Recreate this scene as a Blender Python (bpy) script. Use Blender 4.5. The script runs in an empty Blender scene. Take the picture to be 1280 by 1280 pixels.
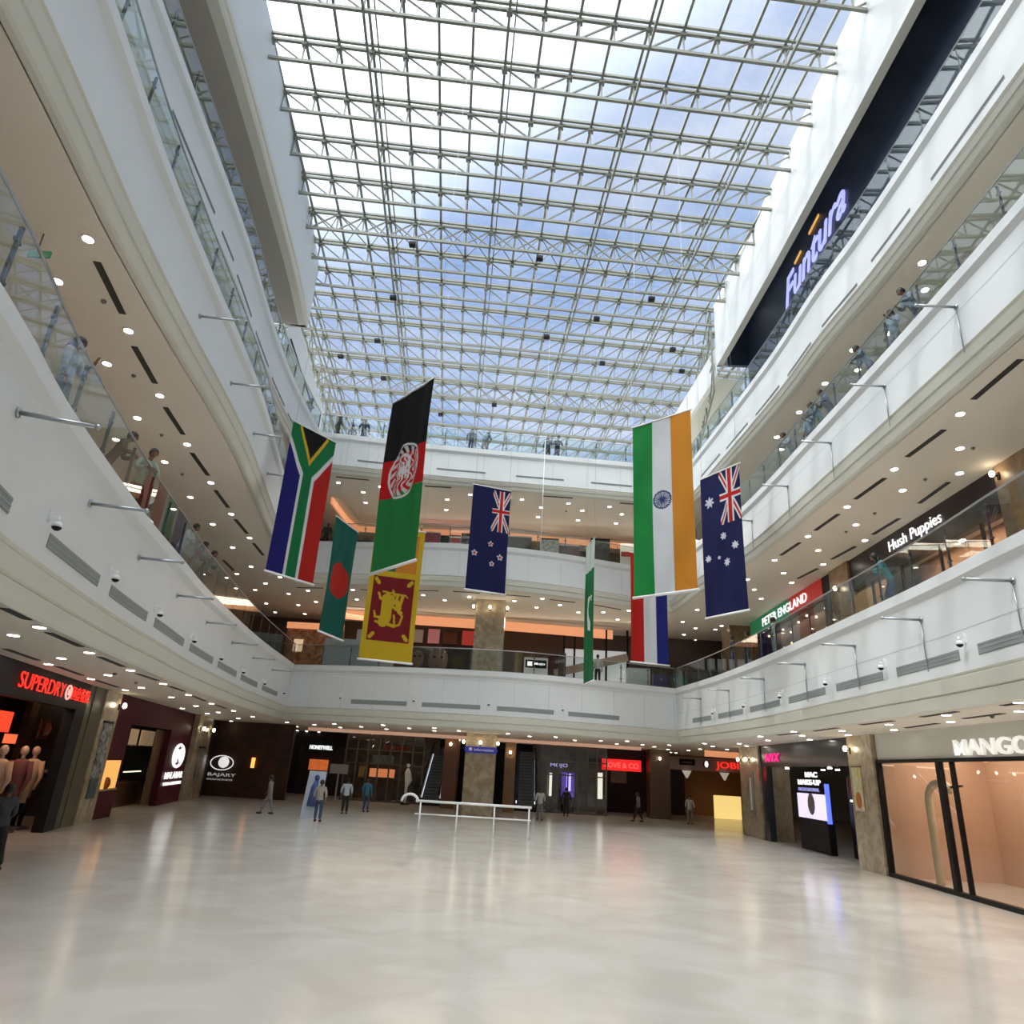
import bpy, bmesh, math, random
from mathutils import Vector, Matrix

random.seed(7)
SC = bpy.context.scene
COL = SC.collection
EYE = 2.6      # the camera stands on a landing, eye 2.6 m above the ground floor

# ------------------------------------------------------------------ camera
def make_camera(pitch=20.6, roll=3.45, yaw=1.75):
    p, r, y = map(math.radians, (pitch, roll, yaw))
    fw = Vector((-math.sin(y)*math.cos(p), math.cos(y)*math.cos(p), math.sin(p)))
    rt = Vector((math.cos(y), math.sin(y), 0)); up = rt.cross(fw)
    X = rt*math.cos(r) + up*math.sin(r); Y = -rt*math.sin(r) + up*math.cos(r)
    c = bpy.data.cameras.new('camera'); c.sensor_width = 36; c.lens = 36*853/1280
    c.clip_end = 500
    o = bpy.data.objects.new('camera', c); COL.objects.link(o)
    m = Matrix((X, Y, -fw)).transposed().to_4x4(); m.translation = (0, 0, EYE)
    o.matrix_world = m
    SC.camera = o
make_camera()

# ------------------------------------------------------------------ world: pale blue sky with broken cloud, brighter overhead and round the sun
W = bpy.data.worlds.new('sky'); SC.world = W; W.use_nodes = True
nt = W.node_tree; nt.nodes.clear()
def wn(t, **k):
    n = nt.nodes.new(t)
    for a, b in k.items(): setattr(n, a, b)
    return n
SUN_DIR = Vector((-0.50, -0.34, 0.80)).normalized()      # towards the sun: behind and left of the camera, high
tc = wn('ShaderNodeTexCoord')
mp = wn('ShaderNodeMapping'); mp.inputs['Scale'].default_value = (1, 1, 2.0)
nt.links.new(tc.outputs['Generated'], mp.inputs['Vector'])
no = wn('ShaderNodeTexNoise'); no.inputs['Scale'].default_value = 2.6; no.inputs['Detail'].default_value = 6; no.inputs['Roughness'].default_value = .55
nt.links.new(mp.outputs['Vector'], no.inputs['Vector'])
cr = wn('ShaderNodeValToRGB')
cr.color_ramp.elements[0].position = .40; cr.color_ramp.elements[0].color = (.26, .39, .68, 1)
cr.color_ramp.elements[1].position = .66; cr.color_ramp.elements[1].color = (.66, .71, .83, 1)
nt.links.new(no.outputs['Fac'], cr.inputs['Fac'])
dp = wn('ShaderNodeVectorMath', operation='DOT_PRODUCT'); dp.inputs[1].default_value = SUN_DIR
nt.links.new(tc.outputs['Generated'], dp.inputs[0])
mr = wn('ShaderNodeMapRange'); mr.interpolation_type = 'SMOOTHSTEP'
mr.inputs['From Min'].default_value = .30; mr.inputs['From Max'].default_value = .98
mr.inputs['To Min'].default_value = 0; mr.inputs['To Max'].default_value = 1
nt.links.new(dp.outputs['Value'], mr.inputs['Value'])
ad = wn('ShaderNodeMix', data_type='RGBA', blend_type='MIX')
nt.links.new(mr.outputs['Result'], ad.inputs['Factor'])
nt.links.new(cr.outputs['Color'], ad.inputs['A']); ad.inputs['B'].default_value = (6.0, 6.05, 5.9, 1)
bg = wn('ShaderNodeBackground'); bg.inputs['Strength'].default_value = 1.0
nt.links.new(ad.outputs['Result'], bg.inputs['Color'])
wo = wn('ShaderNodeOutputWorld'); nt.links.new(bg.outputs['Background'], wo.inputs['Surface'])

sl = bpy.data.lights.new('sun', 'SUN'); sl.energy = 1.05; sl.angle = math.radians(1.2); sl.color = (1, .97, .92)
so = bpy.data.objects.new('sun', sl); COL.objects.link(so)
so.rotation_euler = SUN_DIR.to_track_quat('Z', 'Y').to_euler(); so.location = (0, 0, 40)

SC.view_settings.view_transform = 'Standard'; SC.view_settings.look = 'None'
SC.view_settings.gamma = 1; SC.view_settings.use_curve_mapping = False
SC.view_settings.exposure = 0.32
SC.cycles.use_denoising = True
SC.cycles.max_bounces = 7; SC.cycles.diffuse_bounces = 4; SC.cycles.glossy_bounces = 3
SC.cycles.transparent_max_bounces = 24; SC.cycles.sample_clamp_indirect = 6
SC.cycles.caustics_reflective = False; SC.cycles.caustics_refractive = False

# ------------------------------------------------------------------ materials
MATS = {}
def mat(name, color=(.8, .8, .8), rough=.5, metal=0, emit=0, ecol=None, noise=0, nscale=3, color2=None, coat=0, spec=.5, trans=0):
    if name in MATS: return MATS[name]
    m = bpy.data.materials.new(name); m.use_nodes = True
    t = m.node_tree; b = t.nodes['Principled BSDF']
    b.inputs['Base Color'].default_value = (*color, 1); b.inputs['Roughness'].default_value = rough
    b.inputs['Metallic'].default_value = metal; b.inputs['Specular IOR Level'].default_value = spec
    if coat: b.inputs['Coat Weight'].default_value = coat
    if emit:
        b.inputs['Emission Color'].default_value = (*(ecol or color), 1); b.inputs['Emission Strength'].default_value = emit
    if noise or color2:
        g = t.nodes.new('ShaderNodeNewGeometry'); n = t.nodes.new('ShaderNodeTexNoise')
        n.inputs['Scale'].default_value = nscale; n.inputs['Detail'].default_value = 5; n.inputs['Distortion'].default_value = 1.0 if color2 else 0
        t.links.new(g.outputs['Position'], n.inputs['Vector'])
        r = t.nodes.new('ShaderNodeValToRGB')
        c2 = color2 or tuple(c*(1-noise) for c in color)
        r.color_ramp.elements[0].position = .35; r.color_ramp.elements[0].color = (*c2, 1)
        r.color_ramp.elements[1].position = .65; r.color_ramp.elements[1].color = (*color, 1)
        t.links.new(n.outputs['Fac'], r.inputs['Fac']); t.links.new(r.outputs['Color'], b.inputs['Base Color'])
    MATS[name] = m
    return m
def glass_mat(name, tint=(.86, .93, .92), ior=1.5, rough=.01, boost=1.0):
    if name in MATS: return MATS[name]
    m = bpy.data.materials.new(name); m.use_nodes = True
    t = m.node_tree; t.nodes.clear()
    o = t.nodes.new('ShaderNodeOutputMaterial'); mx = t.nodes.new('ShaderNodeMixShader')
    a = t.nodes.new('ShaderNodeBsdfTransparent'); a.inputs['Color'].default_value = (*tint, 1)
    g = t.nodes.new('ShaderNodeBsdfGlossy'); g.inputs['Roughness'].default_value = rough
    w = t.nodes.new('ShaderNodeLayerWeight'); w.inputs['Blend'].default_value = .5      # facing -> Schlick reflectance, the same from both sides
    f = t.nodes.new('ShaderNodeMath'); f.operation = 'POWER'; f.inputs[1].default_value = 5
    t.links.new(w.outputs['Facing'], f.inputs[0]); f0 = ((ior-1)/(ior+1))**2
    k = t.nodes.new('ShaderNodeMath'); k.operation = 'MULTIPLY_ADD'; k.use_clamp = True; k.inputs[1].default_value = (1-f0)*boost*.8; k.inputs[2].default_value = f0*boost
    t.links.new(f.outputs[0], k.inputs[0]); t.links.new(k.outputs[0], mx.inputs[0])
    t.links.new(a.outputs[0], mx.inputs[1]); t.links.new(g.outputs[0], mx.inputs[2]); t.links.new(mx.outputs[0], o.inputs[0])
    MATS[name] = m
    return m
def attr_mat(name, rough=.8, transl=.25):
    if name in MATS: return MATS[name]
    m = bpy.data.materials.new(name); m.use_nodes = True
    t = m.node_tree; b = t.nodes['Principled BSDF']; o = t.nodes['Material Output']
    a = t.nodes.new('ShaderNodeAttribute'); a.attribute_name = 'Col'
    b.inputs['Roughness'].default_value = rough; b.inputs['Specular IOR Level'].default_value = .2
    t.links.new(a.outputs['Color'], b.inputs['Base Color'])
    tr = t.nodes.new('ShaderNodeBsdfTranslucent'); t.links.new(a.outputs['Color'], tr.inputs['Color'])
    mx = t.nodes.new('ShaderNodeMixShader'); mx.inputs[0].default_value = transl
    t.links.new(b.outputs[0], mx.inputs[1]); t.links.new(tr.outputs[0], mx.inputs[2]); t.links.new(mx.outputs[0], o.inputs[0])
    MATS[name] = m
    return m
M_WALL = mat('white_paint', (.76, .785, .79), .45, noise=.03, nscale=.6)
M_CORN = mat('warm_light_paint', (.72, .72, .64), .5, noise=.03, nscale=.6)  # warm light and shading on the cornices, put into the paint colour
M_CEIL = mat('ceiling_paint', (.84, .78, .68), .7, noise=.03, nscale=.5)
M_BEAM = mat('ledge_paint', (.82, .84, .86), .35)
M_GREY = mat('grille_grey', (.27, .30, .30), .6)
M_SLOT = mat('slot_dark', (.035, .035, .03), .6)
M_STEEL = mat('brushed_steel', (.42, .44, .46), .3, metal=.9)
M_DKSTEEL = mat('dark_steel', (.12, .13, .14), .4, metal=.6)
M_TRUSS = mat('truss_paint', (.25, .26, .22), .5)
M_GLASS = glass_mat('balustrade_glass', (.86, .91, .90), 1.52, .01, .95)
M_ROOF = glass_mat('roof_glass', (.93, .95, .97), 1.45, .02)
M_SHOPGL = glass_mat('shop_glass', (.86, .88, .88), 1.5, .01)
M_LAMP = mat('lamp_white', (1, 1, 1), .5, emit=14, ecol=(1, .93, .82))
M_RIM = mat('lamp_rim', (.8, .8, .78), .4)
M_ORANGE = mat('cove_glow', (.8, .5, .35), .6, emit=.48, ecol=(1, .38, .17))
M_PALECOVE = mat('cove_pale', (.8, .6, .48), .6, emit=.25, ecol=(1, .55, .38))
M_MARBLE = mat('beige_marble', (.50, .42, .30), .25, color2=(.33, .26, .17), nscale=2.2)
M_FLOOR = mat('floor_stone', (.66, .63, .58), .18, color2=(.58, .54, .48), nscale=.7)
M_BLACK = mat('black_panel', (.010, .010, .011), .5, spec=.2)
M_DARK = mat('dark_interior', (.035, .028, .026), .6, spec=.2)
M_BROWN = mat('brown_panel', (.13, .065, .035), .4, color2=(.09, .04, .022), nscale=2)
M_WHITE = mat('white_gloss', (.85, .85, .85), .4)
M_SIGNW = mat('sign_white', (.9, .9, .9), .5, emit=.9)
M_SKINS = [mat('skin_a', (.20, .10, .06), .5), mat('skin_b', (.27, .14, .085), .5), mat('skin_c', (.13, .065, .04), .5)]
M_HAIR = mat('hair_black', (.01, .009, .008), .5)

# ------------------------------------------------------------------ mesh helpers
class MB:
    def __init__(s): s.v = []; s.f = []; s.m = []; s.sm = []
    def add(s, vs, fs, mi=0, smooth=False):
        o = len(s.v); s.v += [tuple(v) for v in vs]
        for f in fs: s.f.append(tuple(i+o for i in f)); s.m.append(mi); s.sm.append(smooth)
        return s
    def quad(s, a, b, c, d, mi=0): return s.add([a, b, c, d], [(0, 1, 2, 3)], mi)
    def box(s, a, b, mi=0):
        x0, x1 = sorted((a[0], b[0])); y0, y1 = sorted((a[1], b[1])); z0, z1 = sorted((a[2], b[2]))
        V = [(x0, y0, z0), (x1, y0, z0), (x1, y1, z0), (x0, y1, z0), (x0, y0, z1), (x1, y0, z1), (x1, y1, z1), (x0, y1, z1)]
        return s.add(V, [(0, 3, 2, 1), (4, 5, 6, 7), (0, 1, 5, 4), (1, 2, 6, 5), (2, 3, 7, 6), (3, 0, 4, 7)], mi)
    def bar(s, p, q, w, h=None, mi=0, up=(0, 0, 1)):
        p, q = Vector(p), Vector(q); d = (q-p)
        if d.length < 1e-6: return s
        d.normalize(); u = Vector(up)
        if abs(d.dot(u)) > .98: u = Vector((1, 0, 0))
        r = d.cross(u).normalized(); u = r.cross(d); h = h or w
        V = [e + r*a*w/2 + u*b*h/2 for e in (p, q) for a, b in ((-1, -1), (1, -1), (1, 1), (-1, 1))]
        return s.add(V, [(0, 1, 2, 3), (7, 6, 5, 4), (0, 4, 5, 1), (1, 5, 6, 2), (2, 6, 7, 3), (3, 7, 4, 0)], mi)
    def tube(s, pts, r, n=8, mi=0, caps=True):
        pts = [Vector(p) for p in pts]; rs = r if isinstance(r, (list, tuple)) else [r]*len(pts)
        V = []; F = []; prev = None
        for i, p in enumerate(pts):
            d = (pts[min(i+1, len(pts)-1)]-pts[max(i-1, 0)]).normalized()
            u = prev if prev else (Vector((0, 0, 1)) if abs(d.z) < .9 else Vector((1, 0, 0)))
            a = d.cross(u).normalized(); u = a.cross(d).normalized(); prev = u
            for k in range(n):
                t = 2*math.pi*k/n; V.append(p + (a*math.cos(t)+u*math.sin(t))*rs[i])
        for i in range(len(pts)-1):
            for k in range(n): F.append((i*n+k, i*n+(k+1) % n, (i+1)*n+(k+1) % n, (i+1)*n+k))
        if caps: F.append(tuple(range(n))); F.append(tuple((len(pts)-1)*n+k for k in reversed(range(n))))
        return s.add(V, F, mi, True)
    def ball(s, c, r, mi=0, nu=10, nv=7):
        r = r if isinstance(r, (tuple, list)) else (r, r, r); V = []; F = []
        for j in range(nv+1):
            th = math.pi*j/nv
            for i in range(nu):
                ph = 2*math.pi*i/nu
                V.append((c[0]+r[0]*math.sin(th)*math.cos(ph), c[1]+r[1]*math.sin(th)*math.sin(ph), c[2]+r[2]*math.cos(th)))
        for j in range(nv):
            for i in range(nu): F.append((j*nu+i, (j+1)*nu+i, (j+1)*nu+(i+1) % nu, j*nu+(i+1) % nu))
        return s.add(V, F, mi, True)
    def disc(s, c, r, h, mi=0, n=16):      # flat upright drum
        return s.tube([(c[0], c[1], c[2]-h/2), (c[0], c[1], c[2]+h/2)], r, n, mi)
    def poly(s, pts, d, mi=0):             # flat outline pushed along d
        n = len(pts); V = [Vector(p) for p in pts] + [Vector(p)+Vector(d) for p in pts]
        F = [tuple(range(n)), tuple(reversed(range(n, 2*n)))] + [(i, i+n, (i+1) % n+n, (i+1) % n) for i in range(n)]
        return s.add(V, F, mi)
    def build(s, name, mats, parent=None, loc=None):
        me = bpy.data.meshes.new(name)
        org = Vector(loc) if loc is not None else Vector((0, 0, 0))
        q = parent
        while q is not None: org = org+q.location; q = q.parent
        me.from_pydata([tuple(Vector(v)-org) for v in s.v], [], s.f)
        mats = mats if isinstance(mats, (list, tuple)) else [mats]
        for m in mats: me.materials.append(m)
        me.polygons.foreach_set('material_index', s.m); me.polygons.foreach_set('use_smooth', s.sm)
        bm = bmesh.new(); bm.from_mesh(me); bmesh.ops.recalc_face_normals(bm, faces=bm.faces); bm.to_mesh(me); bm.free()
        me.update()
        o = bpy.data.objects.new(name, me); COL.objects.link(o)
        if parent: o.parent = parent
        elif loc is not None: o.location = loc
        return o
def tag(o, label=None, cat=None, group=None, kind=None):
    if label: o['label'] = label
    if cat: o['category'] = cat
    if group: o['group'] = group
    if kind: o['kind'] = kind
    return o
def thing(name, label, cat, loc=(0, 0, 0), group=None, kind=None):
    o = bpy.data.objects.new(name, None); COL.objects.link(o); o.location = loc; o.empty_display_size = .2
    return tag(o, label, cat, group, kind)
def struct(o): return tag(o, kind='structure')
def copy_tree(o, parent=None):
    c = o.copy(); COL.objects.link(c); c.parent = parent
    for ch in o.children: copy_tree(ch, c)
    return c

# ------------------------------------------------------------------ the building's plan
def catmull(P, step=0.8):
    out = []
    n = len(P)
    for i in range(n-1):
        p0 = P[i-1] if i else (2*P[0][0]-P[1][0], 2*P[0][1]-P[1][1])
        p1, p2 = P[i], P[i+1]
        p3 = P[i+2] if i+2 < n else (2*p2[0]-p1[0], 2*p2[1]-p1[1])
        L = math.hypot(p2[0]-p1[0], p2[1]-p1[1])
        k = max(1, int(round(L/step)))
        for j in range(k):
            t = j/k
            out.append(tuple(0.5*((2*p1[a]) + (-p0[a]+p2[a])*t + (2*p0[a]-5*p1[a]+4*p2[a]-p3[a])*t*t + (-p0[a]+3*p1[a]-3*p2[a]+p3[a])*t**3) for a in (0, 1)))
    out.append(tuple(P[-1]))
    return out
# plan of the atrium edge at each gallery, in metres; three sides meet at two corners
EDGE = {
 1: dict(left=[(-3.2,-8),(-4.0,-3),(-4.9,1.5),(-6.28,6.47),(-7.16,8.94),(-8.15,12.37),(-8.77,14.72),(-9.5,17.9),(-10.33,21.5),(-11.83,29.9),(-12.98,39.0)],
         back=[(-12.98,39.0),(-10.4,38.3),(-5.81,37.4),(-0.61,37.1),(3.2,38.1),(8.72,40.1)],
         right=[(8.72,40.1),(9.45,34),(9.73,27.7),(9.70,21.6),(9.67,16.4),(9.45,12.4),(9.35,7),(9.3,0),(9.3,-8)]),
 2: dict(left=[(-5.2,-8),(-6.0,-1),(-7.1,6),(-8.0,10.5),(-8.56,14.1),(-9.0,17.4),(-9.6,21),(-11.0,27.5),(-12.1,33),(-12.7,36.9)],
         back=[(-12.7,36.9),(-9.74,36.65),(-5.75,36.07),(-3.4,36.0),(-1.0,36.2),(1.22,36.7),(3.3,37.4),(5.89,38.4),(8.3,39.2)],
         right=[(8.3,39.2),(8.71,33.9),(9.45,28.2),(9.65,21),(9.75,14),(9.7,8),(9.6,0),(9.6,-8)]),
 3: dict(left=[(-7.4,-8),(-8.4,3),(-9.4,11.5),(-10.05,17.6),(-10.4,20),(-10.7,21.8),(-11.16,25.1),(-11.45,28.5),(-11.6,32.7)],
         back=[(-11.6,32.7),(-7.98,33.24),(-5.74,33.6),(-2.12,34.0),(0.62,34.25),(5.42,34.75),(8.5,35.1)],
         right=[(8.5,35.1),(8.69,33.95),(9.45,24.5),(9.58,19.75),(9.8,16.8),(9.9,12),(9.9,0),(9.9,-8)]),
}
ZF = {1: 4.8, 2: 11.48, 3: 16.32}          # gallery floors, above the camera
ZW = {1: 2.7, 2: 9.78, 3: 15.0}            # foot of the white fascia
ZC = {0: 1.85, 1: 9.1, 2: 14.15}
def side(l, s):
    return catmull(EDGE[l][s])
def arclen(P):
    S = [0.0]
    for a, b in zip(P, P[1:]): S.append(S[-1]+math.hypot(b[0]-a[0], b[1]-a[1]))
    return S
# downlights (x, y) set in the ceilings under galleries 1, 2, 3
DOWNLIGHTS = {
 0: [(-8.42,11.7),(-9.68,12.83),(-9.4,14.8),(-10.86,16.12),(-12.13,17.58),(-10.18,17.91),(-11.7,19.52),(-13.1,21.05),(-10.99,21.28),(-12.68,23.21),(-14.0,24.63),(-11.98,25.16),(-13.43,26.86),(-16.33,33.95),(-14.54,31.45),(-12.88,29.22),(-16.62,37.42),(-15.27,35.62),(-13.63,33.45),(-18.35,44.98),(-16.23,40.7),(-14.38,37.96),(-19.46,50.18),(-22.13,55.0),(-17.36,46.46),(-20.36,55.09),(-16.79,49.45),(-18.53,55.0),(-17.44,53.14),(-13.84,42.1),(-14.97,47.65),(-17.19,55.0),(-16.46,55.0),(-15.51,55.0),(-12.54,43.26),(-10.67,40.74),(-11.35,44.91),(-14.2,52.92),(-9.43,42.16),(-10.95,52.66),(-7.48,38.75),(-8.15,43.36),(-6.34,40.64),(-4.66,38.53),(-5.04,41.77),(-3.46,40.04),(-7.59,50.96),(-4.69,51.75),(-0.7,40.03),(0.53,41.76),(2.0,40.87),(3.3,43.49),(4.72,42.23),(6.04,45.07),(6.02,40.62),(1.27,52.23),(4.05,50.79),(7.46,55.0),(8.78,55.14),(7.48,44.18),(8.53,45.93),(8.77,42.49),(10.04,49.12),(11.24,54.12),(10.88,55.0),(11.84,55.0),(11.33,48.7),(11.31,45.5),(10.87,40.82),(9.75,38.25),(12.52,43.8),(10.98,36.24),(11.94,38.18),(9.89,29.73),(11.03,32.17),(9.86,25.99),(10.86,27.81),(11.99,29.94),(10.86,24.34),(11.81,26.01),(10.74,20.97),(11.76,22.69),(10.4,17.51),(11.44,19.12),(10.03,14.36),(11.03,15.84)],
 1: [(-8.8,10.38),(-10.24,11.68),(-9.64,13.38),(-11.01,14.87),(-10.41,16.41),(-11.79,17.82),(-13.32,19.39),(-11.07,19.5),(-12.53,20.99),(-11.66,22.68),(-13.15,24.28),(-14.52,25.76),(-12.24,26.0),(-13.63,27.46),(-12.66,29.15),(-14.09,30.81),(-14.45,34.15),(-15.86,35.83),(-16.17,39.43),(-14.93,37.68),(-13.55,36.03),(-14.34,40.01),(-12.85,38.91),(-16.79,43.12),(-14.69,43.08),(-13.2,41.84),(-17.13,45.84),(-15.09,45.84),(-16.37,48.58),(-10.02,38.11),(-10.33,40.55),(-6.0,38.47),(-4.86,39.5),(-3.33,38.36),(-0.74,38.76),(0.85,37.81),(0.58,40.11),(1.92,39.16),(3.13,40.8),(4.59,40.44),(6.0,39.65),(5.69,42.25),(6.45,48.06),(7.7,50.95),(7.06,53.33),(9.72,38.53),(9.66,41.93),(10.86,43.63),(10.63,45.91),(11.81,47.67),(12.13,43.7),(12.2,42.49),(11.49,51.85),(11.43,53.38),(10.44,31.73),(11.34,33.48),(12.26,35.23),(10.77,15.48),(11.88,17.35),(10.85,18.89),(12.82,18.95),(11.89,20.42),(10.84,22.03),(11.91,23.72),(10.76,25.23),(13.0,25.36),(11.81,26.86),(10.61,28.5),(12.79,28.72),(11.67,30.36),(12.6,31.88)],
 2: [(10.76,15.8),(11.46,16.93),(11.48,19.1),(10.77,20.12),(11.48,21.32),(10.72,22.3),(10.61,24.51),(10.49,26.73),(11.1,27.85),(-10.66,34.36),(-8.39,34.64),(-9.55,35.6),(-9.76,37.24),(-11.28,39.9),(-4.83,36.08),(-5.05,37.77),(-3.45,35.17),(-0.57,35.51),(2.05,35.78),(4.38,35.96),(0.54,36.61),(2.92,36.8),(0.4,38.22),(2.8,38.43),(5.1,38.66),(5.23,37.06),(-12.21,24.34),(-12.51,26.5),(-12.81,28.76),(-13.1,30.98)],
}
# dark linear diffusers (x0, y0, x1, y1) in the same ceilings
DIFFUSERS = {
 0: [(-7.93,10.14,-8.17,11.03),(-8.68,12.33,-9.09,13.98),(-9.61,15.55,-10.01,17.25),(-10.48,18.82,-10.75,20.47),(-11.21,22.13,-11.54,23.85),(-12.03,25.47,-12.71,28.39),(-13.06,30.08,-13.5,32.23),(-11.44,15.06,-11.96,16.9),(-12.25,18.14,-12.86,20.2),(-13.22,21.51,-13.8,23.78),(10.3,18.42,10.2,16.73),(11.7,21.83,11.53,19.88),(10.2,15.12,10.1,13.6),(11.25,18.21,11.16,16.58),(10.3,25.26,10.3,23.31),(10.3,21.76,10.3,19.85),(10.2,28.54,10.3,26.62)],
 1: [(-9.01,11.03,-9.43,12.74),(-9.86,14.04,-10.22,15.77),(-10.59,17.09,-10.88,18.81),(-11.22,20.16,-11.49,22.02),(-11.82,23.43,-12.08,25.29),(-12.35,26.68,-12.55,28.57),(-15.53,33.19,-15.78,35.17),(-12.79,29.98,-13.02,31.92),(10.79,18.05,10.87,16.35),(10.81,21.36,10.91,19.57),(10.77,24.56,10.87,22.77),(10.63,27.79,10.76,26.03),(12.97,21.44,12.9,19.65),(12.99,24.69,13.06,22.91),(12.84,27.99,13.01,26.18),(12.62,31.15,12.83,29.41),(10.67,14.77,10.63,13.03),(-13.34,38.35,-11.73,38.11),(-9.63,38.03,-7.22,37.7),(-6.99,37.65,-4.99,37.31),(-4.18,37.23,-2.66,37.36),(-2.21,37.35,0.31,37.55),(1.26,37.91,2.75,38.35),(3.88,38.7,5.51,39.56)],
 2: [(-10.59,33.59,-8.84,33.81),(-5.88,34.27,-4.44,34.32),(0.6,34.88,2.23,34.97),(5.0,35.38,5.65,35.42)],
}
# ------------------------------------------------------------------ plan of the galleries
ZF_ = {0: -2.6, **ZF}
def arrays(l, s):
    P = side(l, s)
    return P
def full(l):
    return arrays(l, 'left') + arrays(l, 'back')[1:] + arrays(l, 'right')[1:]
def normals(P):
    N = []
    for i in range(len(P)):
        n = Vector((0, 0))
        for a, b in ((i-1, i), (i, i+1)):
            if a < 0 or b >= len(P): continue
            d = Vector((P[b][0]-P[a][0], P[b][1]-P[a][1])).normalized(); n += Vector((d.y, -d.x))
        n.normalize()
        d = Vector((P[min(i+1, len(P)-1)][0]-P[i][0], P[min(i+1, len(P)-1)][1]-P[i][1]))
        if i < len(P)-1 and d.length > 0:
            d.normalize(); k = n.dot(Vector((d.y, -d.x)))
            n = n/max(k, .5)
        N.append(n)
    return N
def sweep(mb, P, N, prof, mi=0, close=False, smooth=False):
    n = len(prof); V = []; F = []
    for p, q in zip(P, N):
        for o, z in prof: V.append((p[0]+q.x*o, p[1]+q.y*o, z+EYE))
    for i in range(len(P)-1):
        for k in range(n if close else n-1):
            F.append((i*n+k, i*n+(k+1) % n, (i+1)*n+(k+1) % n, (i+1)*n+k))
    if close: F += [tuple(range(n)), tuple((len(P)-1)*n+k for k in reversed(range(n)))]
    return mb.add(V, F, mi, smooth)
def at(l, s, d, off=0.0, z=0.0):
    """point on an edge at arc length d, off metres into the atrium, at height z above the eye; and the tangent"""
    P = arrays(l, s); S = arclen(P)
    d = max(0, min(S[-1]-1e-4, d)); i = 0
    while S[i+1] < d: i += 1
    u = (d-S[i])/(S[i+1]-S[i]); a, b = Vector(P[i]), Vector(P[i+1]); t = (b-a).normalized(); n = Vector((t.y, -t.x))
    p = a+(b-a)*u + n*off
    return Vector((p.x, p.y, z+EYE)), Vector((t.x, t.y, 0)), Vector((n.x, n.y, 0))

def ring(mb, l, z, mi=0, inset=0.0, y1=66):
    P = full(l); N = normals(P); P = [(p[0]+n.x*inset, p[1]+n.y*inset) for p, n in zip(P, N)]
    nl = len(arrays(l, 'left')); nb = len(arrays(l, 'back'))
    cl = nl-1; crn = nl+nb-2
    for i in range(len(P)-1):
        a, b = P[i], P[i+1]
        if i < cl: A, B = (-34, a[1]), (-34, b[1])
        elif i < crn: A, B = (a[0], y1), (b[0], y1)
        else: A, B = (34, a[1]), (34, b[1])
        mb.quad((a[0], a[1], z+EYE), (b[0], b[1], z+EYE), (B[0], B[1], z+EYE), (A[0], A[1], z+EYE), mi)
    for c, sx in ((P[cl], -34), (P[crn], 34)):
        mb.quad((c[0], c[1], z+EYE), (c[0], y1, z+EYE), (sx, y1, z+EYE), (sx, c[1], z+EYE), mi)

# ground floor
m = MB(); m.box((-34, -10, -.3), (34, 66, 0)); struct(m.build('floor', M_FLOOR))
# shells behind everything
m = MB(); m.box((-34.3, -10.3, 0), (34.3, -10, 26)); struct(m.build('wall_front', M_WALL))
m = MB(); m.box((-34.3, -10, 0), (-34, 66, 16)); struct(m.build('wall_left', M_WALL))
m = MB(); m.box((34, -10, 0), (34.3, 66, 16)); struct(m.build('wall_right', M_WALL))
m = MB(); m.box((-34.3, 66, 0), (34.3, 66.3, 16.9)); struct(m.build('wall_back', M_WALL))

ORD = {1: 'first', 2: 'second', 3: 'third'}
for l in (1, 2, 3):
    P = full(l); N = normals(P); zf, zc = ZF[l], ZC[l-1]
    zw = {1: 2.5, 2: 9.62, 3: 14.5}[l]; d = (zw-zc)
    m = MB()
    sweep(m, P, N, [(-.25, zf), (.10, zf), (.10, zf-.26), (.0, zf-.40), (0, zw+.05)], 0)
    struct(m.build('wall_fascia_'+ORD[l], M_WALL))
    m = MB()
    sweep(m, P, N, [(0, zw+.05), (-.05, zw), (-.02, zw-.03), (-.03, zw-.10*d), (-.09, zw-.46*d), (-.15, zw-.50*d), (-.12, zw-.54*d), (-.14, zw-.62*d), (-.20, zw-.93*d), (-.26, zc), (-.4, zc)], 0)
    struct(m.build('trim_%d' % l, M_CORN))
    m = MB(); ring(m, l, zf, 0, -.2); struct(m.build('floor_'+ORD[l], M_FLOOR))
    m = MB(); ring(m, l, zc, 0, -.38); struct(m.build('ceiling_'+{1: 'ground', 2: 'first', 3: 'second'}[l], M_CEIL))

# thin joint grooves in the white fascia cladding
m = MB()
for l, s, z in ((1, 'right', 3.42), (2, 'right', 10.6), (1, 'back', 4.3)):
    P = arrays(l, s); N = normals(P); sweep(m, P, N, [(.004, z), (.004, z+.014), (-.02, z+.014), (-.02, z)], 0)
struct(m.build('trim_4', mat('joint_line', (.5, .52, .54), .6)))
m = MB()
for l, zs in ((1, (2.55, 4.38)), (2, (9.7, 11.05)), (3, (14.6, 15.9))):
    for s in ('back',):
        L = arclen(arrays(l, s))[-1]; k = 1.35
        while k < L:
            a, t, n = at(l, s, k, .003, zs[0]); b = a.copy(); b.z = zs[1]+EYE
            m.bar(a, b, .012, .012); k += 1.9
struct(m.build('trim_5', MATS['joint_line']))

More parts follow.
